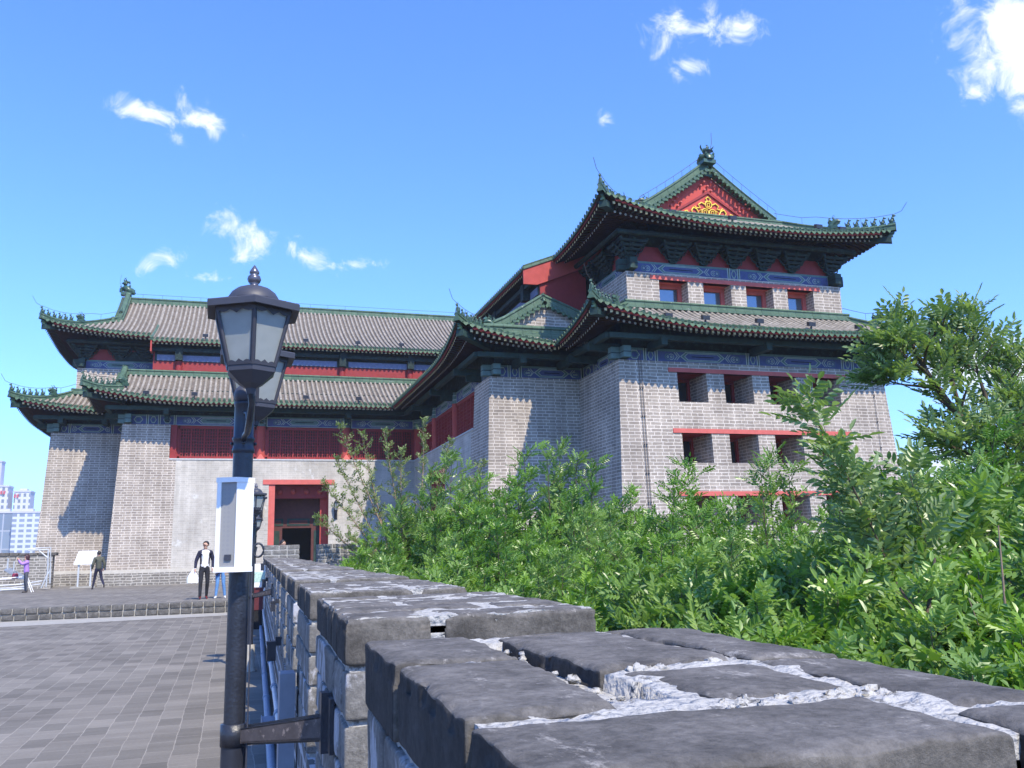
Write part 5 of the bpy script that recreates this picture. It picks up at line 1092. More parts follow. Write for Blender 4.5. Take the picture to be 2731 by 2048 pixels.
def person(label, loc, head, hgt, limbs, mats, turn=0, group=None, hair='hair', hairstyle='short', extra=None):
    """limbs: joints for L (x<0) and R; figure faces -y before turning by head; mats = [skin, top, bottom, shoe]"""
    k = hgt/1.72; t = empty('person', loc, head, label=label, cat='person', group=group)
    J = dict(pelvis=(0, 0, .94, .135, .10), waist=(0, .005, 1.07, .125, .09), chest=(0, 0, 1.26, .15, .105), uchest=(0, .01, 1.39, .12, .085), neck=(0, .005, 1.48, .052, .055))
    lean = limbs.get('lean', (0, 0)); hd = limbs.get('head', (0, -.02))
    def sh(z): return ((z-.94)*lean[0], (z-.94)*lean[1])
    for n in list(J): x, y, z, a, b = J[n]; s_ = sh(z); J[n] = (x+s_[0], y+s_[1], z, a, b)
    s_ = sh(1.6); ct, st = math.cos(turn), math.sin(turn)
    def hv(x, y, z): return (x*ct-y*st+s_[0]+hd[0]*.5, x*st+y*ct+s_[1]+hd[1]*.5, z)
    J['jaw'] = hv(0, -.02, 1.545)+(.056, .062); J['face'] = hv(0, -.012, 1.60)+(.072, .082); J['brow'] = hv(0, .004, 1.655)+(.074, .086); J['crown'] = hv(0, .01, 1.695)+(.045, .05)
    J['nose'] = hv(0, -.103, 1.598)+(.011,); J['earl'] = hv(-.085, .005, 1.60)+(.014,); J['earr'] = hv(.085, .005, 1.60)+(.014,); J['chin'] = hv(0, -.07, 1.535)+(.022,)
    E = [('pelvis', 'waist', 1), ('waist', 'chest', 1), ('chest', 'uchest', 1), ('uchest', 'neck', 1), ('neck', 'jaw', 0), ('jaw', 'face', 0), ('face', 'brow', 0), ('brow', 'crown', 0), ('face', 'nose', 0), ('face', 'earl', 0), ('face', 'earr', 0), ('jaw', 'chin', 0)]
    for S, sx in (('L', -1), ('R', 1)):
        q = limbs[S]; u = sh(1.39)
        J['sh'+S] = (sx*.165+u[0], .01+u[1], 1.39, .062); J['el'+S] = tuple(q['el'])+(.044,); J['wr'+S] = tuple(q['wr'])+(.027,)
        e_, w_ = Vector(q['el']), Vector(q['wr']); d = (w_-e_).normalized(); side = d.cross(Vector((sx, 0, .01))).normalized()
        hn = w_+d*.06; J['hd'+S] = tuple(hn)+(.030, .02); E += [('uchest', 'sh'+S, 1), ('sh'+S, 'el'+S, 1), ('el'+S, 'wr'+S, 1), ('wr'+S, 'hd'+S, 0)]
        for i in range(4):
            b = hn+side*(.024-.016*i)+d*.03; c = b+d*(.04-.006*abs(i-1.3))+Vector((0, -.012, 0)); J['f%d%s' % (i, S)] = tuple(b)+(.009,); J['g%d%s' % (i, S)] = tuple(c)+(.007,)
            E += [('hd'+S, 'f%d%s' % (i, S), 0), ('f%d%s' % (i, S), 'g%d%s' % (i, S), 0)]
        b = w_+d*.03+side*.04; J['th'+S] = tuple(b)+(.010,); c = b+d*.035+side*.008; J['ti'+S] = tuple(c)+(.008,); E += [('wr'+S, 'th'+S, 0), ('th'+S, 'ti'+S, 0)]
        J['hip'+S] = (sx*.085, 0, .88, .092); J['kn'+S] = tuple(q['kn'])+(.062,); J['cf'+S] = tuple((Vector(q['kn'])*.62+Vector(q['an'])*.38)+Vector((0, .012, 0)))+(.058,); J['an'+S] = tuple(q['an'])+(.044,)
        J['he'+S] = tuple(Vector(q['an'])+Vector((0, .02, -.05)))+(.036,); J['to'+S] = tuple(q['to'])+(.036, .026)
        E += [('pelvis', 'hip'+S, 2), ('hip'+S, 'kn'+S, 2), ('kn'+S, 'cf'+S, 2), ('cf'+S, 'an'+S, 2), ('an'+S, 'he'+S, 3), ('he'+S, 'to'+S, 3)]
    me = skin_mesh('body', J, E, mats, {})
    b = bpy.data.objects.new('body', me); C.objects.link(b); b.parent = t; b.scale = (k,)*3
    # hair
    o = MB(); c = Vector(hv(0, .012, 1.645)); n = 14
    rows = []
    for i in range(9):
        ph = math.pi*i/8*.62; rr = []
        for j in range(n):
            a = 2*math.pi*j/n; fx, fy = math.sin(ph)*math.cos(a), math.sin(ph)*math.sin(a)
            drop = 1.0 if fy < -.25 else (1.35 if hairstyle == 'short' else 1.9)
            z = math.cos(ph)*.092 - (0 if math.cos(ph) > .2 else (.2-math.cos(ph))*.12*(drop-1))
            r = (.091 if hairstyle == 'short' else .118)*(1+.06*mn.noise(Vector((fx*4, fy*4, i))))
            ryy = 1.12
            if fy < -.45 and ph > 1.0: ph2 = 1.0; fx, fy, z = math.sin(ph2)*math.cos(a), math.sin(ph2)*math.sin(a), math.cos(ph2)*.092
            X_, Y_ = fx*r, fy*r*ryy; rr.append(c+Vector((X_*ct-Y_*st, X_*st+Y_*ct, z-(.0 if hairstyle == 'short' or fy < 0 else max(0, i-4)*.022))))
        rows.append(rr)
    o.grid(rows, hair, None, True, True); o.face(list(reversed(rows[-1])), hair); q = o.build('hair'); q.parent = t; q.scale = (k,)*3
    # eyes and mouth
    o = MB()
    for sx in (-1, 1): o.sphere(hv(sx*.031, -.088, 1.617), .009, 'black', 6)
    p0, p1 = Vector(hv(-.022, -.09, 1.562)), Vector(hv(.022, -.09, 1.562)); o.tube([p0, Vector(hv(0, -.096, 1.56)), p1], .004, 'redd', 5); q = o.build('face_details'); q.parent = t; q.scale = (k,)*3
    return t, J, k
def jacket(t, J, k, mat, length=.80, open_front=True, grow=.016, sleeves=True):
    Q = {n: J[n] for n in ('waist', 'pelvis', 'chest', 'uchest')}
    def gr(v, g): return v[:3]+tuple(r+g for r in v[3:])
    Jn = {'pelvis': gr(J['pelvis'][:2]+(length,)+J['pelvis'][3:], grow+.012), 'waist': gr(J['waist'], grow+.012), 'chest': gr(J['chest'], grow), 'uchest': gr(J['uchest'], grow), 'col': gr(J['neck'][:3]+(.055, .06), .012)}
    E = [('pelvis', 'waist', 0), ('waist', 'chest', 0), ('chest', 'uchest', 0), ('uchest', 'col', 0)]
    for S in 'LR':
        if sleeves: Jn['sh'+S] = gr(J['sh'+S], grow*.7); Jn['el'+S] = gr(J['el'+S], grow*.8); Jn['wr'+S] = gr(J['wr'+S], grow*.7); E += [('uchest', 'sh'+S, 0), ('sh'+S, 'el'+S, 0), ('el'+S, 'wr'+S, 0)]
    me = skin_mesh('jacket', Jn, E, [mat], {})
    bm = bmesh.new(); bm.from_mesh(me)
    kill = [f for f in bm.faces if (f.calc_center_median().z < length-.02) or f.calc_center_median().z > 1.50 or (open_front and f.calc_center_median().y < -.05 and abs(f.calc_center_median().x-J['chest'][0]) < .11 and f.calc_center_median().z > length-.05)]
    bmesh.ops.delete(bm, geom=kill, context='FACES'); bm.to_mesh(me); bm.free()
    o = bpy.data.objects.new('jacket', me); C.objects.link(o); o.parent = t; o.scale = (k,)*3; md = o.modifiers.new('cloth', 'SOLIDIFY'); md.thickness = .006
    return o
# the man in the white T-shirt, walking towards the camera
t, J, k = person('man in white T-shirt and open dark jacket carrying a white bag, walking towards the camera', (-.80, 29.2, .0), R(8), 1.74,
    dict(L=dict(el=(-.25, .02, 1.13), wr=(-.27, -.05, .90), kn=(-.10, -.05, .50), an=(-.11, -.06, .085), to=(-.12, -.20, .03)),
         R=dict(el=(.25, .03, 1.13), wr=(.22, -.10, .90), kn=(.10, .00, .50), an=(.10, .13, .11), to=(.11, .00, .03)), lean=(.02, 0)), ['skin', 'tee', 'slack', 'shoe_r'], turn=R(-35))
jacket(t, J, k, 'navy', .82)
o = MB(); o.tube([(-.055, -.125, 1.617), (0, -.105, 1.615), (.07, -.08, 1.612)], .004, 'black', 5); q = o.build('glasses'); q.parent = t; q.rotation_euler = (0, 0, R(-12))
bg_ = empty('shopping_bag', (-1.12, 29.13, .50), label='white plastic carrier bag hanging from the hand of the man in the white T-shirt', cat='bag')
o = MB(); rows = []
for i in range(9):
    f = i/8; wv = .03+.12*math.sin(min(1, f*1.25)*math.pi*.55+.02); z = .36-.36*f; rows.append([(wv*1.15*math.cos(2*math.pi*j/12)*(1+.12*mn.noise(Vector((j, i*.6, 3)))), .055*math.sin(2*math.pi*j/12)*(.3+f), z) for j in range(12)])
o.grid(rows, 'bag', None, True, True); o.face(list(reversed(rows[-1])), 'bag'); q = o.build('sack'); q.parent = bg_
o = MB(); o.tube([(-.03, 0, .35), (-.02, 0, .40), (.01, 0, .42), (.03, 0, .35)], .006, 'bag', 5); q = o.build('handle'); q.parent = bg_
# the woman beside him
t, J, k = person('woman in plaid shirt and ripped light blue jeans walking behind the loudspeaker', (-.33, 29.5, .0), R(-4), 1.60,
    dict(L=dict(el=(-.25, .05, 1.15), wr=(-.20, -.10, .95), kn=(-.085, -.05, .49), an=(-.12, -.06, .085), to=(-.15, -.19, .03)),
         R=dict(el=(.24, .02, 1.13), wr=(.22, -.05, .90), kn=(.11, -.02, .49), an=(.16, .02, .085), to=(.19, -.11, .03))), ['skin', 'plaid', 'jeans', 'shoe_w'], turn=R(-20), hairstyle='long')
o = MB(); o.tube([(.17, -.12, 1.0), (.02, -.15, .86), (-.12, -.17, .70)], .035, 'navy', 7); o.tube([(.17, -.1, 1.0), (.17, -.02, 1.2), (.08, .0, 1.42)], .014, 'navy', 6); q = o.build('shoulder_bag'); q.parent = t
# the man walking away
t, J, k = person('man in olive green jacket and dark trousers seen from behind, striding to the left', (-5.80, 44.8, .0), R(190), 1.70,
    dict(L=dict(el=(-.25, .03, 1.14), wr=(-.22, -.02, .92), kn=(-.14, -.02, .52), an=(-.26, .17, .20), to=(-.27, .13, .07)),
         R=dict(el=(.24, .06, 1.13), wr=(.27, -.08, .92), kn=(.13, -.10, .50), an=(.20, -.10, .085), to=(.22, -.23, .03)), lean=(.02, -.03)), ['skin', 'olive', 'navy', 'shoe_b'], turn=R(0))
jacket(t, J, k, 'olive', .84, False, .03)
# the woman taking a picture
t, J, k = person('woman in lilac purple jacket taking a photograph with raised arms at the left edge', (-8.42, 43.2, .0), R(-72), 1.60,
    dict(L=dict(el=(-.17, -.22, 1.30), wr=(-.07, -.36, 1.50), kn=(-.09, -.02, .49), an=(-.09, .02, .085), to=(-.10, -.12, .03)),
         R=dict(el=(.17, -.22, 1.28), wr=(.07, -.36, 1.49), kn=(.10, .01, .49), an=(.11, .05, .085), to=(.13, -.09, .03)), lean=(0, -.05)), ['skin', 'purple', 'greyt', 'shoe_b'], hair='hairp', hairstyle='long')
jacket(t, J, k, 'purple', .80, False, .024)
ph = empty('phone', (-8.86, 43.06, 1.46), R(-72), label='dark phone held up by the woman in the purple jacket', cat='phone')
o = MB(); o.box((-.04, -.006, -.07), (.04, .006, .07), 'black'); q = o.build('case'); q.parent = ph
o = MB(); o.box((-.036, .0065, -.064), (.036, .008, .064), 'pane'); q = o.build('screen'); q.parent = ph
# two people at the doorway
person('person in a white shirt passing the doorway, only head and shoulders above the parapet', (1.58, 30.6, .02), R(60), 1.74,
    dict(L=dict(el=(-.25, .02, 1.13), wr=(-.27, -.05, .90), kn=(-.10, -.05, .50), an=(-.11, -.06, .085), to=(-.12, -.20, .03)), R=dict(el=(.25, .03, 1.13), wr=(.24, -.10, .90), kn=(.10, .0, .50), an=(.10, .1, .09), to=(.11, -.03, .03))), ['skin', 'tee', 'slack', 'shoe_b'])
person('person in dark clothes standing in the shade inside the doorway', (3.1, 51.0, .03), R(20), 1.70,
    dict(L=dict(el=(-.25, .02, 1.13), wr=(-.24, -.05, .90), kn=(-.10, -.02, .50), an=(-.10, .0, .085), to=(-.12, -.14, .03)), R=dict(el=(.25, .03, 1.13), wr=(.24, -.06, .90), kn=(.10, -.02, .50), an=(.10, .0, .085), to=(.12, -.14, .03))), ['skin', 'bluegrey', 'slack', 'shoe_b'])
# ================================================================== things on the terrace
t = empty('information_board', (-6.85, 48.4, 0), label='white framed information board on two grey posts in front of the tower wall', cat='information board')
o = MB(); o.hexa([(-.53, -.12, 1.12), (.38, -.12, 1.12), (.38, -.08, 1.12), (-.53, -.08, 1.12), (-.36, .10, 1.78), (.50, .10, 1.78), (.50, .14, 1.78), (-.36, .14, 1.78)], 'steel'); q = o.build('frame'); q.parent = t
M['print'] = plain('weathered_text_panel', (.66, .67, .68), .5, .10, 3)
M['faint'] = plain('faded_lettering', (.50, .51, .53), .6, .1, 30)
o = MB(); P0 = lambda u, v, d=.004: (-.48+.80*u+.16*v+.01, -.125-d+.20*v+.01, 1.16+.57*v); o.face([P0(0, 0), P0(1, 0), P0(1, 1), P0(0, 1)], 'print')
q = o.build('panel'); q.parent = t
o = MB()
for i in range(9): o.face([P0(.08, .08+.095*i, .008), P0(.92 if i % 3 else .7, .08+.095*i, .008), P0(.92 if i % 3 else .7, .11+.095*i, .008), P0(.08, .11+.095*i, .008)], 'faint')
q = o.build('lettering'); q.parent = t
for x in (-.34, .22): o = MB(); o.box((x, -.03, 0), (x+.07, .04, 1.2), 'steel'); q = o.build('post'); q.parent = t
o = MB(); o.box((-.6, -.3, 0), (.5, .35, .07), 'concrete'); q = o.build('base_slab'); q.parent = t
t = empty('metal_gantry', (-8.5, 46.5, 0), label='galvanised steel stair gantry with tall end frame beside the purple jacket woman', cat='metal frame')
def tb(name, paths, r=.028, k='steel'):
    o = MB()
    for p in paths: o.tube(p, r, k, 6)
    q = o.build(name); q.parent = t
tb('end_frame', [[(.45, 0, .3), (.42, 0, .9), (.38, 0, 1.95), (-.55, 0, 1.90)], [(.30, .0, .15), (.32, 0, 1.0), (.28, 0, 1.85)], [(-.55, 0, 1.82), (.30, 0, 1.85)], [(-.1, 0, 1.8), (.3, 0, 1.45)], [(.42, 0, .9), (.28, 0, .6), (.1, 0, .1)]], .035)
tb('rail', [[(-2.6, -.3, .10), (-1.0, -.3, .16), (.1, -.2, .28)], [(-2.6, -.3, .22), (-1.0, -.3, .28), (.15, -.2, .42)], [(-2.6, -.3, .02), (-.4, -.3, .1)]], .03)
tb('post', [[(-1.35, 0, .9), (-1.36, 0, 1.5)], [(-1.1, 0, .9), (-1.1, 0, 1.35)]], .03)
o = MB(); o.hexa([(-1.45, -.3, .95), (-1.25, -.3, .95), (-.55, -.3, .52), (-.75, -.3, .52), (-1.45, .2, 1.05), (-1.25, .2, 1.05), (-.55, .2, .62), (-.75, .2, .62)], 'duct'); q = o.build('tread_plate'); q.parent = t
t = empty('folding_trestle', (-8.9, 43.6, 0), label='low white metal trestle with splayed legs in front of the purple jacket woman', cat='trestle')
tb('top_bar', [[(-.75, 0, .62), (.42, 0, .66)], [(-.70, .25, .58), (.40, .25, .60)]], .024, 'white')
for sx, x0 in ((-1, -.75), (1, .42)):
    for y, yy in ((0, -.08), (.25, .33)): tb('leg', [[(x0, y, .62), (x0+sx*.25, yy, .0)]], .022, 'white')
tb('stretcher', [[(-.86, 0, .32), (.5, 0, .36)], [(-.93, 0, .12), (.53, 0, .2)]], .018, 'white')
t = empty('handbag', (-8.95, 43.75, .30), label='small red bag resting on the white trestle', cat='bag'); M['redbag'] = plain('red_nylon', (.25, .03, .06), .7, .2, 12)
o = MB(); rbrick(o, rect4(-.12, -.08, .10, .10), .30, .52, 'redbag', .05, 3, .01, 3); q = o.build('bag_body'); q.parent = t
o = MB(); o.tube([(-.07, 0, .51), (-.07, 0, .58), (.05, 0, .58), (.05, 0, .51)], .012, 'black', 6); q = o.build('handle'); q.parent = t
# ================================================================== wall lanterns, floodlights on the eaves
def wlantern(x, z, lab):
    t = empty('wall_lantern', (x, yc-BT*(ZT-z)-.02, z), label=lab, cat='wall lantern', group='lanterns beside the doorway')
    o = MB(); o.box((-.09, -.03, -.52), (.09, .02, .02), 'iron'); o.tube([(0, -.02, -.42), (0, -.16, -.36), (0, -.26, -.2), (0, -.27, -.1)], .045, 'iron', 8); q = o.build('bracket'); q.parent = t
    f = MB(); a0 = R(30); f.lathe([(.02, -.12), (.07, -.08), (.09, -.02), (.075, 0)], (0, -.27, 0), 'iron', 6, a0, False); f.lathe([(.15, .36), (.17, .38), (.10, .48), (.045, .54), (.02, .60), (.001, .66)], (0, -.27, 0), 'iron', 6, a0, False)
    for i in range(6): a = a0+math.pi/3*i; f.tube([(.085*math.cos(a), -.27+.085*math.sin(a), -.01), (.14*math.cos(a), -.27+.14*math.sin(a), .37)], .012, 'iron', 4)
    q = f.build('cage'); q.parent = t
    g_ = MB(); g_.lathe([(.078, 0), (.13, .36)], (0, -.27, 0), 'glass', 6, a0, False); q = g_.build('glass'); q.parent = t
wlantern(1.42, 3.75, 'black wall lantern on the brick left of the red doorway'); wlantern(5.42, 3.75, 'black wall lantern on the brick right of the red doorway')
def eflood(P, wing, dirn, lab):
    f = mapR if wing == 'R' else mapL; a = Vector(f(*P)); b = Vector(f(P[0]+dirn[0], P[1]+dirn[1], P[2])); d = b-a
    t = empty('roof_floodlight', a, math.atan2(d.y, d.x)+math.pi/2, label=lab, cat='floodlight', group='black floodlights along the eaves')
    o = MB(); o.hexa([(-.15, -.1, .10), (.15, -.1, .10), (.15, .08, .16), (-.15, .08, .16), (-.15, -.12, .27), (.15, -.12, .27), (.15, .06, .33), (-.15, .06, .33)], 'iron'); q = o.build('housing'); q.parent = t
    o = MB(); o.box((-.03, -.03, -.02), (.03, .03, .12), 'iron'); q = o.build('stand'); q.parent = t
W_ = ['first', 'second', 'third', 'fourth', 'fifth', 'sixth', 'seventh']
for i, s in enumerate((14.6, 12.2, 9.4, 6.4, 3.5, 1.2)): eflood((-1.3, s, zi(.35)+.08), 'L', (-1, 0), W_[i]+' black floodlight from the left on the eave above the door facade')
for i, s in enumerate((11.9, 9.0, 6.2, 3.1, .4)): eflood((2.35, s, zu(-1.0)+.06), 'L', (-1, 0), W_[i]+' black floodlight from the left on the high eave behind the lamp')
for i, p in enumerate((5.6, 7.2, 9.6, 12.0, 14.3, 16.6)): eflood((p, WL+WE+1.25, zl(.4)+.08), 'R', (0, 1), W_[i]+' black floodlight from the left on the lower eave above the four windows')
for i, p in enumerate((6.6, 9.4, 13.6, 14.8)): eflood((p, WL+WE+.2, zu(.45)+.08), 'R', (0, 1), W_[i]+' black floodlight from the left on the top eave below the gable')
# ================================================================== far towers in the haze
def facade(name, wallc, win, fw_, fh, sy=.55, mort=None):
    mt, nt, P = newmat(name); N = nt.nodes.new; L = nt.links.new; uv = N('ShaderNodeUVMap'); uv.uv_map = 'UVMap'
    br = N('ShaderNodeTexBrick'); L(uv.outputs[0], br.inputs['Vector']); br.offset = 0; br.inputs['Scale'].default_value = 1; br.inputs['Brick Width'].default_value = fw_; br.inputs['Row Height'].default_value = fh; br.inputs['Mortar Size'].default_value = sy; br.inputs['Mortar Smooth'].default_value = 0
    br.inputs['Color1'].default_value = win+(1,); br.inputs['Color2'].default_value = tuple(c*1.5 for c in win)+(1,); br.inputs['Mortar'].default_value = wallc+(1,); L(br.outputs['Color'], P.inputs['Base Color']); P.inputs['Roughness'].default_value = .5; return mt
M['fac1'] = facade('pale_grid_facade', (.62, .60, .60), (.13, .15, .18), 3.4, 4.2, .85); M['fac2'] = facade('balcony_facade', (.60, .62, .66), (.17, .2, .26), 4.2, 3.1, .7)
M['fac3'] = facade('blue_glass_facade', (.40, .42, .46), (.14, .18, .23), 5.5, 11, .35); M['facp'] = plain('pale_side_wall', (.52, .50, .56), .8, .08, .05); M['signred'] = plain('red_rooftop_sign', (.55, .03, .05), .6, .1, 1)
def highrise(x0, x1, y, z, dep, k, lab, sign=None, side='facp', ang=0):
    t = empty('high_rise', ((x0+x1)/2, y, -11), ang, label=lab, cat='high-rise'); w_ = (x1-x0)/2
    o = MB(); o.box((-w_, 0, 0), (w_, dep, z+11), k, skip='r'); o.face([(w_, 0, 0), (w_, dep, 0), (w_, dep, z+11), (w_, 0, z+11)], side); q = o.build('block'); q.parent = t
    o = MB(); o.box((-w_-.4, -.4, z+10.2), (w_+.4, dep+.4, z+11.3), 'facp'); o.box((-w_*.5, dep*.3, z+11.3), (w_*.4, dep*.7, z+13), 'facp'); q = o.build('parapet'); q.parent = t
    if sign:
        o = MB(); a, b, zz_ = sign
        for i in range(int((b-a)/1.8)): x = a+i*1.8-(x0+x1)/2; o.box((x, -.9, zz_+11), (x+1.1, -.5, zz_+12.9), 'signred'); o.box((x+.2, -.9, zz_+12.95), (x+1.5, -.5, zz_+13.4), 'signred')
        q = o.build('roof_sign'); q.parent = t
highrise(-175, -151.7, 700, 56.5, 14, 'fac1', 'pale high-rise with small square windows and red letters at the left edge', (-162, -152.5, 50.5))
highrise(-148.1, -137.7, 700, 52.8, 14, 'fac1', 'pale high-rise with red letters beside the tower corner', (-148, -144, 48))
highrise(-126.8, -112.2, 600, 33.0, 12, 'fac2', 'nearer white apartment block with balconies rising against the tower corner')
highrise(-140, -127.5, 610, 33.5, 10, 'fac3', 'blue glass office block at the left edge below the pale high-rises')
highrise(-190, -157.3, 700, 74, 10, 'facp', 'tallest grey high-rise cut by the left edge of the picture')
# ================================================================== foliage
import numpy as np
def leafmat(name, c1, c2, gloss=.36):
    mt, nt, P = newmat(name); N = nt.nodes.new; L = nt.links.new
    uv = N('ShaderNodeUVMap'); uv.uv_map = 'UVMap'; sp = N('ShaderNodeSeparateXYZ'); L(uv.outputs[0], sp.inputs[0])
    oi = N('ShaderNodeObjectInfo'); ad = N('ShaderNodeMath'); ad.operation = 'MULTIPLY_ADD'; L(oi.outputs['Random'], ad.inputs[0]); ad.inputs[1].default_value = .35; L(sp.outputs[0], ad.inputs[2])
    mx = N('ShaderNodeMix'); mx.data_type = 'RGBA'; mm = N('ShaderNodeMath'); mm.operation = 'MULTIPLY'; L(ad.outputs[0], mm.inputs[0]); mm.inputs[1].default_value = .75; mm.use_clamp = True
    L(mm.outputs[0], mx.inputs[0]); mx.inputs[6].default_value = c1+(1,); mx.inputs[7].default_value = c2+(1,)
    L(mx.outputs[2], P.inputs['Base Color']); P.inputs['Roughness'].default_value = gloss; P.inputs['Specular IOR Level'].default_value = .55
    tr = N('ShaderNodeBsdfTranslucent'); hs = N('ShaderNodeMix'); hs.data_type = 'RGBA'; hs.blend_type = 'MULTIPLY'; hs.inputs[0].default_value = 1; L(mx.outputs[2], hs.inputs[6]); hs.inputs[7].default_value = (1.9, 2.1, .7, 1); L(hs.outputs[2], tr.inputs[0])
    ms = N('ShaderNodeMixShader'); ms.inputs[0].default_value = .27; L(P.outputs[0], ms.inputs[1]); L(tr.outputs[0], ms.inputs[2]); L(ms.outputs[0], nt.nodes['Material Output'].inputs[0])
    return mt
M['leaf'] = leafmat('pinnate_leaf', (.055, .15, .014), (.21, .35, .045)); M['leafb'] = leafmat('silvery_green_leaf', (.07, .155, .025), (.27, .39, .10), .34); M['leafe'] = leafmat('elm_leaf', (.09, .14, .03), (.24, .29, .10), .5)
M['leafp'] = leafmat('pale_backed_leaf', (.075, .15, .035), (.30, .38, .18), .4)
M['leafy'] = leafmat('fresh_green_leaf', (.07, .165, .016), (.22, .35, .045), .38)
M['bark'] = plain('bark', (.10, .075, .055), .9, .4, 12, bump=.5, bscale=60); M['barkp'] = plain('pale_twig', (.27, .19, .13), .8, .3, 14)
rs = np.random.RandomState(5)
def leaf_template(pairs=4, ll=.072, lw=.032, rach=.20, single=False):
    """one compound leaf in local axes (x along, z up): array (nleaflet, 6, 3)"""
    out = []
    pos = [(rach*(.25+.75*i/pairs), s) for i in range(pairs) for s in (-1, 1)]+[(rach, 0)]
    if single: pos = [(0, 0)]
    for x, s in pos:
        a = s*R(58) if s else 0; d = np.array([math.cos(a), math.sin(a), -.10]); w = np.array([-math.sin(a), math.cos(a), 0]); b = np.array([x, s*.004, -.9*x*x]); up_ = np.array([0, 0, 1.0]); L_ = ll*(1 if s else 1.15)*(.85+.3*rs.rand())
        out.append([b, b+d*L_*.35+w*lw*.5+up_*lw*.22, b+d*L_*.75+w*lw*.38+up_*lw*.12, b+d*L_-up_*.006, b+d*L_*.75-w*lw*.38+up_*lw*.12, b+d*L_*.35-w*lw*.5+up_*lw*.22])
    return np.array(out)
def foliage_mesh(name, P, D, mat, scale=1.0, tmpl=None, wind=(.55, .1, 0)):
    """P, D: leaf base points and directions (n, 3)"""
    T = [tmpl() if tmpl else leaf_template() for _ in range(6)]; n = len(P); nl, nv = T[0].shape[0], 6
    D = D+np.array(wind)*rs.uniform(.2, 1.0, (n, 1))+rs.normal(0, .22, (n, 3)); D /= np.linalg.norm(D, axis=1)[:, None]
    Z = np.tile(np.array([0, 0, 1.0]), (n, 1))+rs.normal(0, .45, (n, 3))+np.array([0, -.25, 0]); Y = np.cross(Z, D); Y /= np.linalg.norm(Y, axis=1)[:, None]; Z = np.cross(D, Y)
    s = scale*rs.uniform(.75, 1.2, n); V = np.zeros((n, nl*nv, 3)); ch = rs.randint(0, 6, n)
    for i in range(6):
        m_ = ch == i; t = T[i].reshape(-1, 3)
        V[m_] = P[m_][:, None, :]+s[m_][:, None, None]*(t[None, :, 0:1]*D[m_][:, None, :]+t[None, :, 1:2]*Y[m_][:, None, :]+t[None, :, 2:3]*Z[m_][:, None, :])
    V = V.reshape(-1, 3); nq = n*nl*2; base = np.arange(n*nl)*6
    q = np.stack([base, base+1, base+2, base+3, base, base+3, base+4, base+5], 1).reshape(-1)
    me = bpy.data.meshes.new(name); me.vertices.add(len(V)); me.vertices.foreach_set('co', V.ravel()); me.loops.add(nq*4); me.loops.foreach_set('vertex_index', q.astype(np.int32)); me.polygons.add(nq)
    me.polygons.foreach_set('loop_start', np.arange(0, nq*4, 4, dtype=np.int32)); me.polygons.foreach_set('loop_total', np.full(nq, 4, dtype=np.int32))
    me.update(calc_edges=True); me.materials.append(M[mat]); ul = me.uv_layers.new(name='UVMap')
    tone = np.repeat(np.clip(rs.normal(.42, .32, n), 0, 1), nl*8); tone2 = np.repeat(rs.uniform(-.12, .12, n*nl), 8); u = np.stack([np.clip(tone+tone2, 0, 1), np.full(nq*4, .5)], 1); ul.data.foreach_set('uv', u.ravel().astype(np.float32))
    me.polygons.foreach_set('use_smooth', np.zeros(nq, dtype=bool)); return me
def curve(a, b, bend, n=6):
    a, b, bend = Vector(a), Vector(b), Vector(bend); return [a+(b-a)*(i/n)+bend*(4*(i/n)*(1-i/n))*.5 for i in range(n+1)]
def along(path, f):
    x = f*(len(path)-1); i = min(int(x), len(path)-2); return path[i].lerp(path[i+1], x-i), (path[i+1]-path[i]).normalized()
def grow(seed, stems, branch_n, blen, leaf_step, spread=.35, droop=.0, leafstart=.25, bstart=.22):
    """returns (wood builder, leaf points, leaf directions); stems = list of paths"""
    r = random.Random(seed); mb = MB(); P = []; D = []
    for path, r0 in stems:
        n = len(path); mb.tube(path, [max(.004, r0*(1-.85*i/(n-1))) for i in range(n)], 'bark', 7)
        L_ = sum((path[i+1]-path[i]).length for i in range(n-1)); nb = branch_n
        for j in range(nb):
            f = bstart+(1-bstart)*(j+.5*r.random())/nb; p, d = along(path, f); a = j*2.4+r.random()*.8
            o = Vector((math.cos(a), math.sin(a), 0)); o = (o-d*o.dot(d)).normalized(); bl = blen*(1.15-.75*f)*r.uniform(.6, 1.2)
            e = p+(o*.8+d*.65+Vector((0, 0, .1-droop))).normalized()*bl; bp = curve(p, e, Vector((r.uniform(-.1, .1), r.uniform(-.1, .1), .12))*bl, 4); mb.tube(bp, [r0*.35*(1-f*.5), r0*.28*(1-f*.5), r0*.2, r0*.13, .003], 'bark', 5, False)
            m_ = max(3, int(bl/leaf_step))
            for i in range(m_+1):
                g_ = leafstart+(1-leafstart)*i/m_; q, dd = along(bp, min(.999, g_)); a2 = i*2.4+r.random(); oo = Vector((math.cos(a2), math.sin(a2), .25)); P.append(q); D.append((oo*.9+dd*.8+Vector((0, 0, .35))).normalized())
        m_ = int(L_*(1-.45)/leaf_step)
        for i in range(m_):
            q, dd = along(path, .45+.549*i/m_); a2 = i*2.4; P.append(q); D.append((Vector((math.cos(a2), math.sin(a2), .2))+dd*.7).normalized())
        for i in range(5): a2 = i*1.26; P.append(path[-1]); D.append((Vector((math.cos(a2), math.sin(a2), .9))).normalized())
    return mb, np.array([tuple(p) for p in P]), np.array([tuple(d) for d in D])
def plantobj(name, mb, P, D, mat, scale, loc=(0, 0, 0), tmpl=None, crown='crown', wood='stem', wind=(.55, .1, 0), **k):
    t = empty(name, loc, **k); q = mb.build(wood); q.parent = t; me = foliage_mesh(crown, P, D, mat, scale, tmpl, wind); c = bpy.data.objects.new(crown, me); C.objects.link(c); c.parent = t; return t
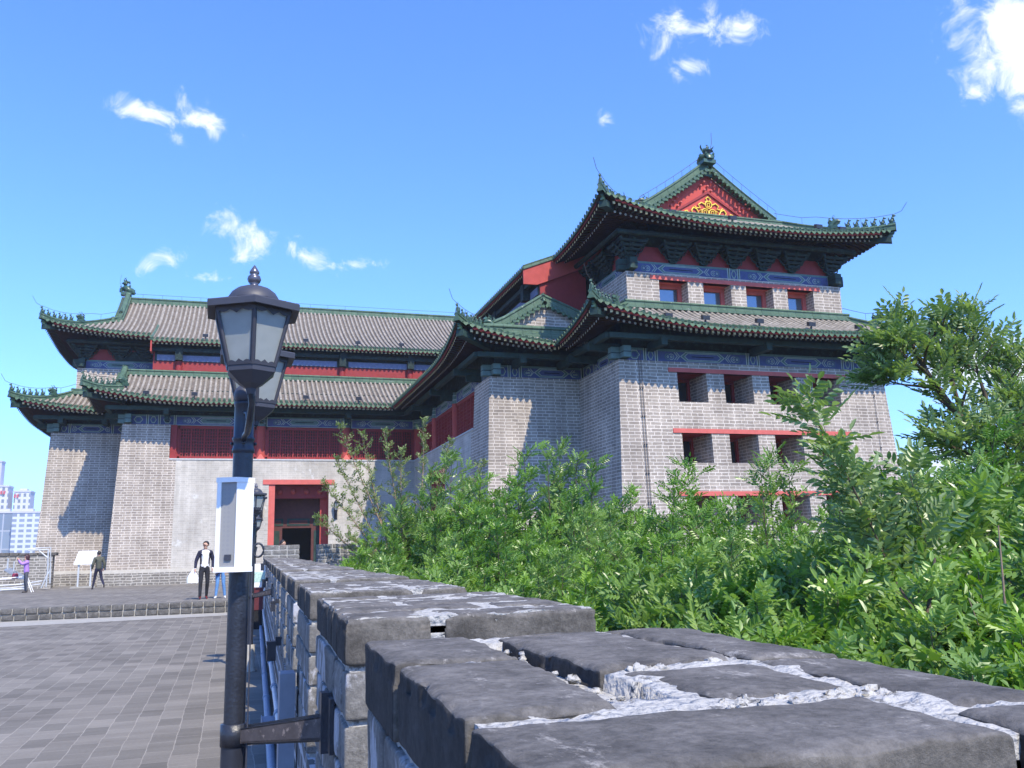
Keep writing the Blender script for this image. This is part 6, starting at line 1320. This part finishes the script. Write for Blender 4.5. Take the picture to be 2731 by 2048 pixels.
# four shrub masters, 3 m tall
masters = []
for s in range(4):
    r = random.Random(40+s); st = []
    ns = (9, 8, 10, 3)[s]; rad = (1.15, 1.0, 1.3, .35)[s]
    for i in range(ns):
        a = i*2.4+r.random(); rr = rad*math.sqrt((i+.5)/ns); hh = 3.0*(1-.42*(rr/rad)**1.6*(s != 3))*r.uniform(.86, 1.0)
        if i == 0: hh = 3.0; rr = .1
        st.append((curve((math.cos(a)*rr*.25, math.sin(a)*rr*.25, -.1), (math.cos(a)*rr+.08, math.sin(a)*rr, hh), (math.cos(a)*.35*rr+r.uniform(-.1, .1), math.sin(a)*.35*rr, -.15), 8), .026))
    mb, P, D = grow(50+s, st, (17, 16, 16, 13)[s], (.80, .75, .85, .62)[s], .062)
    t = plantobj('shrub', mb, P, D, ('leaf', 'leaf', 'leafb', 'leafb')[s], 1.0); masters.append(t)
for s in range(3):
    r = random.Random(140+s); st = []; ns = (10, 9, 11)[s]; rad = (.62, .55, .7)[s]
    for i in range(ns):
        a = i*2.4+r.random(); rr = rad*math.sqrt((i+.5)/ns); hh = 1.75*(1-.35*(rr/rad)**1.6)*r.uniform(.86, 1.0) if i else 1.75
        st.append((curve((math.cos(a)*rr*.25, math.sin(a)*rr*.25, -.1), (math.cos(a)*rr+.05, math.sin(a)*rr, hh), (math.cos(a)*.3*rr, math.sin(a)*.3*rr, -.1), 7), .014))
    mb, P, D = grow(150+s, st, 13, (.42, .40, .46)[s], .052, bstart=.3)
    t = plantobj('shrub', mb, P, D, ('leafy', 'leafb', 'leafb')[s], 1.0, tmpl=lambda: leaf_template(4, .078, .037, .20)); masters.append(t)
used = [False]*7
GZ = -.72
def shrub(v, x, y, ztop, label, rz=None, wide=1.0, group='shrubs in the thicket beyond the parapet', name='shrub'):
    t = masters[v] if not used[v] else copy_tree(masters[v]); used[v] = True
    s = (ztop-GZ)/(3.0 if v < 4 else 1.75)
    t.location = (x, y, GZ); t.rotation_euler = (0, 0, rnd.uniform(-.9, .9) if rz is None else rz); t.scale = (wide*max(s, .7), wide*max(s, .7), s)
    tag(t, label, 'shrub', group); return t
far = 'dark green shrub in the back of the thicket, close to the tower'; mid = 'leafy green shrub in the middle of the thicket beyond the parapet'; nr = 'bright leafed shrub at the front of the thicket, just over the parapet edge'
TBL = [('s', 0, 3.89, 25.0, 1.92), ('s', 1, 4.86, 24.5, 2.61), ('A', 2, 5.51, 24.0, 3.75), ('s', 0, 5.83, 22.0, 2.93), ('B', 1, 7.20, 22.0, 3.67), ('B', 3, 7.57, 20.5, 3.60), ('s', 0, 5.64, 19.0, 2.35), ('Cc', 1, 7.94, 19.5, 3.04), ('s', 0, 8.46, 18.5, 2.4),
       ('s', 2, 6.37, 16.0, 1.9), ('s', 0, 5.21, 15.0, 1.63), ('s', 2, 4.51, 19.0, 1.47), ('s', 1, 3.63, 21.0, 1.33), ('Dd', 0, 8.50, 15.5, 2.70), ('s', 1, 7.16, 14.0, 1.6), ('s', 0, 7.82, 13.0, 1.45), ('Ee', 3, 8.29, 12.5, 2.55), ('s', 1, 7.99, 12.0, 1.35), ('s', 2, 8.07, 11.0, 1.25), ('s', 0, 8.6, 10.5, 1.4),
       ('s', 1, 4.14, 14.0, 1.12), ('s', 2, 4.38, 12.0, 1.10), ('s', 0, 4.87, 11.0, 1.27), ('s', 1, 5.03, 10.0, 1.20), ('s', 2, 5.5, 9.3, 1.22), ('s', 0, 5.94, 8.8, 1.22), ('s', 1, 6.44, 8.4, 1.24), ('s', 2, 9.6, 12.5, 1.5), ('s', 0, 10.6, 14.5, 1.7), ('s', 1, 10.5, 18.0, 1.8), ('s', 2, 12.2, 20.0, 2.0), ('s', 0, 12.5, 16.0, 1.9), ('s', 1, 14.5, 18.5, 2.2), ('s', 2, 7.3, 17.0, 1.9), ('s', 0, 9.9, 21.0, 1.9), ('s', 2, 11.5, 23.5, 2.0), ('s', 1, 8.9, 25.0, 2.2), ('s', 0, 7.0, 26.5, 2.6),
       ('n', 0, 3.45, 8.6, .80), ('n', 1, 3.77, 8.0, .92), ('n', 2, 4.05, 7.4, 1.0), ('n', 0, 4.39, 7.0, .99), ('n', 1, 4.74, 6.6, 1.06), ('n', 2, 5.13, 6.4, 1.16), ('n', 2, 3.5, 5.6, .76), ('n', 0, 3.85, 5.3, .80), ('n', 1, 4.36, 5.4, .98), ('n', 0, 5.35, 6.0, 1.28), ('n', 2, 6.32, 6.5, 1.5), ('n', 1, 7.19, 6.8, 1.7), ('n', 2, 4.24, 4.7, .85), ('n', 0, 4.85, 4.8, .95), ('n', 1, 5.6, 5.0, 1.15),
       ('n', 0, 3.5, 11.0, .72), ('n', 1, 3.3, 14.0, .90), ('n', 2, 2.7, 7.0, .58), ('n', 1, 2.75, 9.6, .66), ('n', 0, 2.6, 12.2, .70), ('n', 2, 2.6, 16.5, .84), ('n', 1, 2.9, 19.0, 1.0), ('n', 0, 3.0, 23.0, 1.2), ('n', 2, 3.1, 4.3, .55), ('n', 1, 3.4, 3.7, .50), ('n', 0, 4.2, 3.9, .62), ('n', 2, 2.6, 5.5, .55), ('n', 0, 4.0, 17.0, 1.1)]
for q in TBL:
    lab = {'s': far if q[3] > 15 else mid, 'n': nr, 'A': 'tall feathery shrub standing before the shaded inner corner of the tower', 'B': 'shrub with upright shoots against the dark brick return of the tower', 'Cc': 'shrub whose tip overlaps the left corner of the windowed wall', 'Dd': 'shrub below the second row of windows, with two pointed tips', 'Ee': 'slender sapling tip standing out between the second and third row of windows'}[q[0]]
    if q[0] == 'B': lab = lab if q[1] == 1 else 'narrow shrub right of the one against the dark brick return'
    shrub(q[1]+(4 if q[0] == 'n' else 0), q[2], q[3], q[4], lab, group='shrubs in the thicket beyond the parapet')
# sparse elm with long bare shoots, in front of the door facade
E0 = Vector((5.2, 26.6, -.6)); ends = [(2.95, 27.0, 5.1), (3.7, 27.2, 4.9), (4.3, 26.6, 4.9), (5.6, 27.0, 5.35), (6.5, 27.3, 4.75), (7.5, 26.8, 4.0), (2.5, 26.7, 3.3), (2.3, 26.9, 2.3), (6.9, 26.4, 3.4), (4.8, 26.4, 4.3), (3.3, 26.5, 1.7), (2.9, 27.2, 4.1)]
st = [(curve(E0+Vector((random.Random(i).uniform(-.3, .3), 0, 0)), e, (-.3 if e[0] < 5 else .3, 0, .7), 9), .035) for i, e in enumerate(ends)]
mb, P, D = grow(77, st, 17, .6, .075, leafstart=.3, bstart=.42); mb.mats = ['barkp']
plantobj('elm_sapling', mb, P, D, 'leafe', 1.0, tmpl=lambda: leaf_template(2, .07, .04, .11), label='sparse pale-twigged sapling with long bare shoots in front of the red lattice', cat='tree', wood='trunk')
# arching leafy shoot in front of the windows
st = [(curve((5.3, 5.9, -.6), (4.31, 5.9, 2.27), (.35, 0, .1), 12), .017), (curve((5.35, 6.0, -.6), (4.78, 6.1, 1.65), (.2, 0, 0), 9), .014), (curve((5.2, 5.8, -.6), (5.25, 5.9, 1.7), (.2, 0, 0), 9), .014)]
mb, P, D = grow(81, st, 16, .26, .05, leafstart=.1, bstart=.35)
plantobj('young_tree', mb, P, D, 'leafp', 1.3, wind=(-.2, 0, -.1), label='young tree with one long leafy shoot arching left over the second window row', cat='tree', wood='trunk')
# the tree at the right edge
def limb(pts, r): return ([Vector(p) for p in pts], r)
big = [limb([(11.2, 9.0, -.9), (10.6, 9.0, .6), (9.9, 9, 1.7), (9.31, 9, 2.31), (8.78, 9.0, 2.85), (8.45, 9.0, 3.3), (8.22, 9, 3.75), (8.05, 9, 4.0)], .09),
       limb([(9.31, 9, 2.31), (9.0, 9.1, 2.9), (8.9, 9.1, 3.4), (8.8, 9, 4.0)], .045), limb([(9.31, 9, 2.31), (9.25, 8.9, 3.0), (9.2, 9, 3.6), (9.25, 9, 4.1)], .04),
       limb([(9.9, 9, 1.7), (9.2, 8.8, 1.95), (8.6, 8.7, 2.25), (8.1, 8.6, 2.35)], .04), limb([(10.2, 9, 1.3), (10.2, 9.2, 2.4), (10.0, 9.2, 3.2), (9.9, 9.1, 3.6)], .05), limb([(10.6, 9, .6), (10.9, 9.3, 2.0), (10.8, 9.4, 3.0)], .05),
       limb([(8.45, 9, 3.3), (8.1, 8.9, 3.45), (7.8, 8.9, 3.55)], .025), limb([(8.6, 9, 3.1), (8.15, 9.1, 3.15), (7.85, 9.1, 3.2)], .022), limb([(10.9, 9, 0), (11.6, 9.5, 1.8), (11.9, 9.5, 3.2)], .05), limb([(10.3, 9, 1.2), (9.6, 8.5, 1.3), (9.0, 8.4, 1.6)], .035), limb([(10.6, 9, .6), (10.2, 8.3, 1.5), (10.1, 8.1, 2.3)], .04), limb([(9.9, 9, 1.7), (9.7, 8.8, 2.3), (9.6, 8.7, 2.9)], .035), limb([(10.2, 9, 1.3), (9.5, 8.7, 1.9), (8.9, 8.5, 2.6)], .035), limb([(10.4, 9, .9), (10.6, 8.6, 1.9), (10.4, 8.5, 2.8)], .035)]
mb, P, D = grow(91, big, 14, .60, .062, leafstart=.25, bstart=.45)
plantobj('tree', mb, P, D, 'leafp', 1.3, wind=(-.45, 0, .15), label='tall windblown tree at the right edge leaning over the tower eave', cat='tree', wood='trunk')
# dense saplings below it at the right edge
for i, (x, y, zt_, hh) in enumerate(((7.3, 7.4, 1.95, 0), (8.3, 8.2, 2.3, 0), (6.5, 7.3, 1.65, 0), (9.3, 8.6, 2.2, 0), (8.4, 7.2, 1.8, 0), (10.4, 9.8, 2.6, 0), (6.6, 5.6, 1.35, 0), (7.4, 5.9, 1.6, 0), (6.2, 4.9, 1.1, 0), (5.2, 4.2, .8, 0), (9.6, 11, 2.4, 0), (12, 12, 2.8, 0), (7.6, 9.4, 1.95, 0))):
    shrub((2, 1, 0)[i % 3] if zt_ > 1.7 else 4+i % 3, x, y, zt_, 'broad leafed shrub under the tall tree at the right edge')
# bare stems near the parapet
t = empty('bare_sapling', (4.6, 4.6, -.7), label='thin orange-brown bare stem rising at the right edge of the thicket', cat='sapling'); o = MB(); o.tube([(0, 0, 0), (.05, 0, .8), (.12, 0, 1.4), (.15, 0, 1.95)], [.012, .011, .009, .004], 'barkp', 7); o.tube([(.07, 0, .95), (-.08, 0, 1.25), (-.16, 0, 1.5)], [.007, .005, .003], 'barkp', 6); o.tube([(.10, 0, 1.0), (.22, .05, 1.3)], [.006, .003], 'barkp', 6); q = o.build('stem'); q.parent = t
t = empty('forked_sapling', (4.45, 4.9, -.7), label='forked grey trunk showing low in the thicket near the right edge', cat='sapling'); o = MB(); o.tube([(.06, 0, 0), (-.02, 0, 1.0), (-.08, 0, 1.35), (.04, 0, 1.75)], [.026, .022, .016, .008], 'bark', 8); o.tube([(-.05, 0, 1.2), (-.2, 0, 1.45), (-.25, .05, 1.6)], [.015, .012, .006], 'bark', 7); q = o.build('stem'); q.parent = t

ORD = ['nearest', 'second', 'third', 'fourth', 'fifth', 'sixth', 'seventh', 'eighth', 'ninth', 'tenth', 'eleventh', 'twelfth', 'thirteenth', 'fourteenth', 'fifteenth', 'sixteenth']
# labels that say where each shrub of the thicket stands: which merlon it is level with and how far back
byk = {}
for o in bpy.data.objects:
    if o.type == 'EMPTY' and o.name.split('.')[0] == 'shrub': byk.setdefault(max(0, min(15, int(round((o.location.y-3.33)/1.81))+1)), []).append(o)
for k, L_ in byk.items():
    L_.sort(key=lambda o: o.location.x)
    for i, o in enumerate(L_):
        if any(w in o['label'] for w in ('feathery', 'upright shoots', 'narrow', 'left corner', 'two pointed', 'slender')): continue
        kind = 'low bright leafed' if o.location.y < 9 and o.scale.z < .95 and o.location.x < 6 else 'leafy green' if o.location.y < 17 else 'dark green'
        o['label'] = '%s shrub level with the %s merlon, %s from the parapet' % (kind, ORD[k], ORD[min(i, 15)])
# ------------------------------------------------------------------ the hazy air
mt = bpy.data.materials.new('haze_air'); mt.use_nodes = True; nt = mt.node_tree; nt.nodes.clear(); o_ = nt.nodes.new('ShaderNodeOutputMaterial'); pv = nt.nodes.new('ShaderNodeVolumePrincipled')
pv.inputs['Color'].default_value = (.80, .88, 1, 1); pv.inputs['Density'].default_value = .00042; nt.links.new(pv.outputs[0], o_.inputs['Volume']); M['haze'] = mt
g = MB(); g.box((-1600, -1300, -12), (1600, 1600, 90), 'haze'); tag(g.build('haze'), kind='stuff')
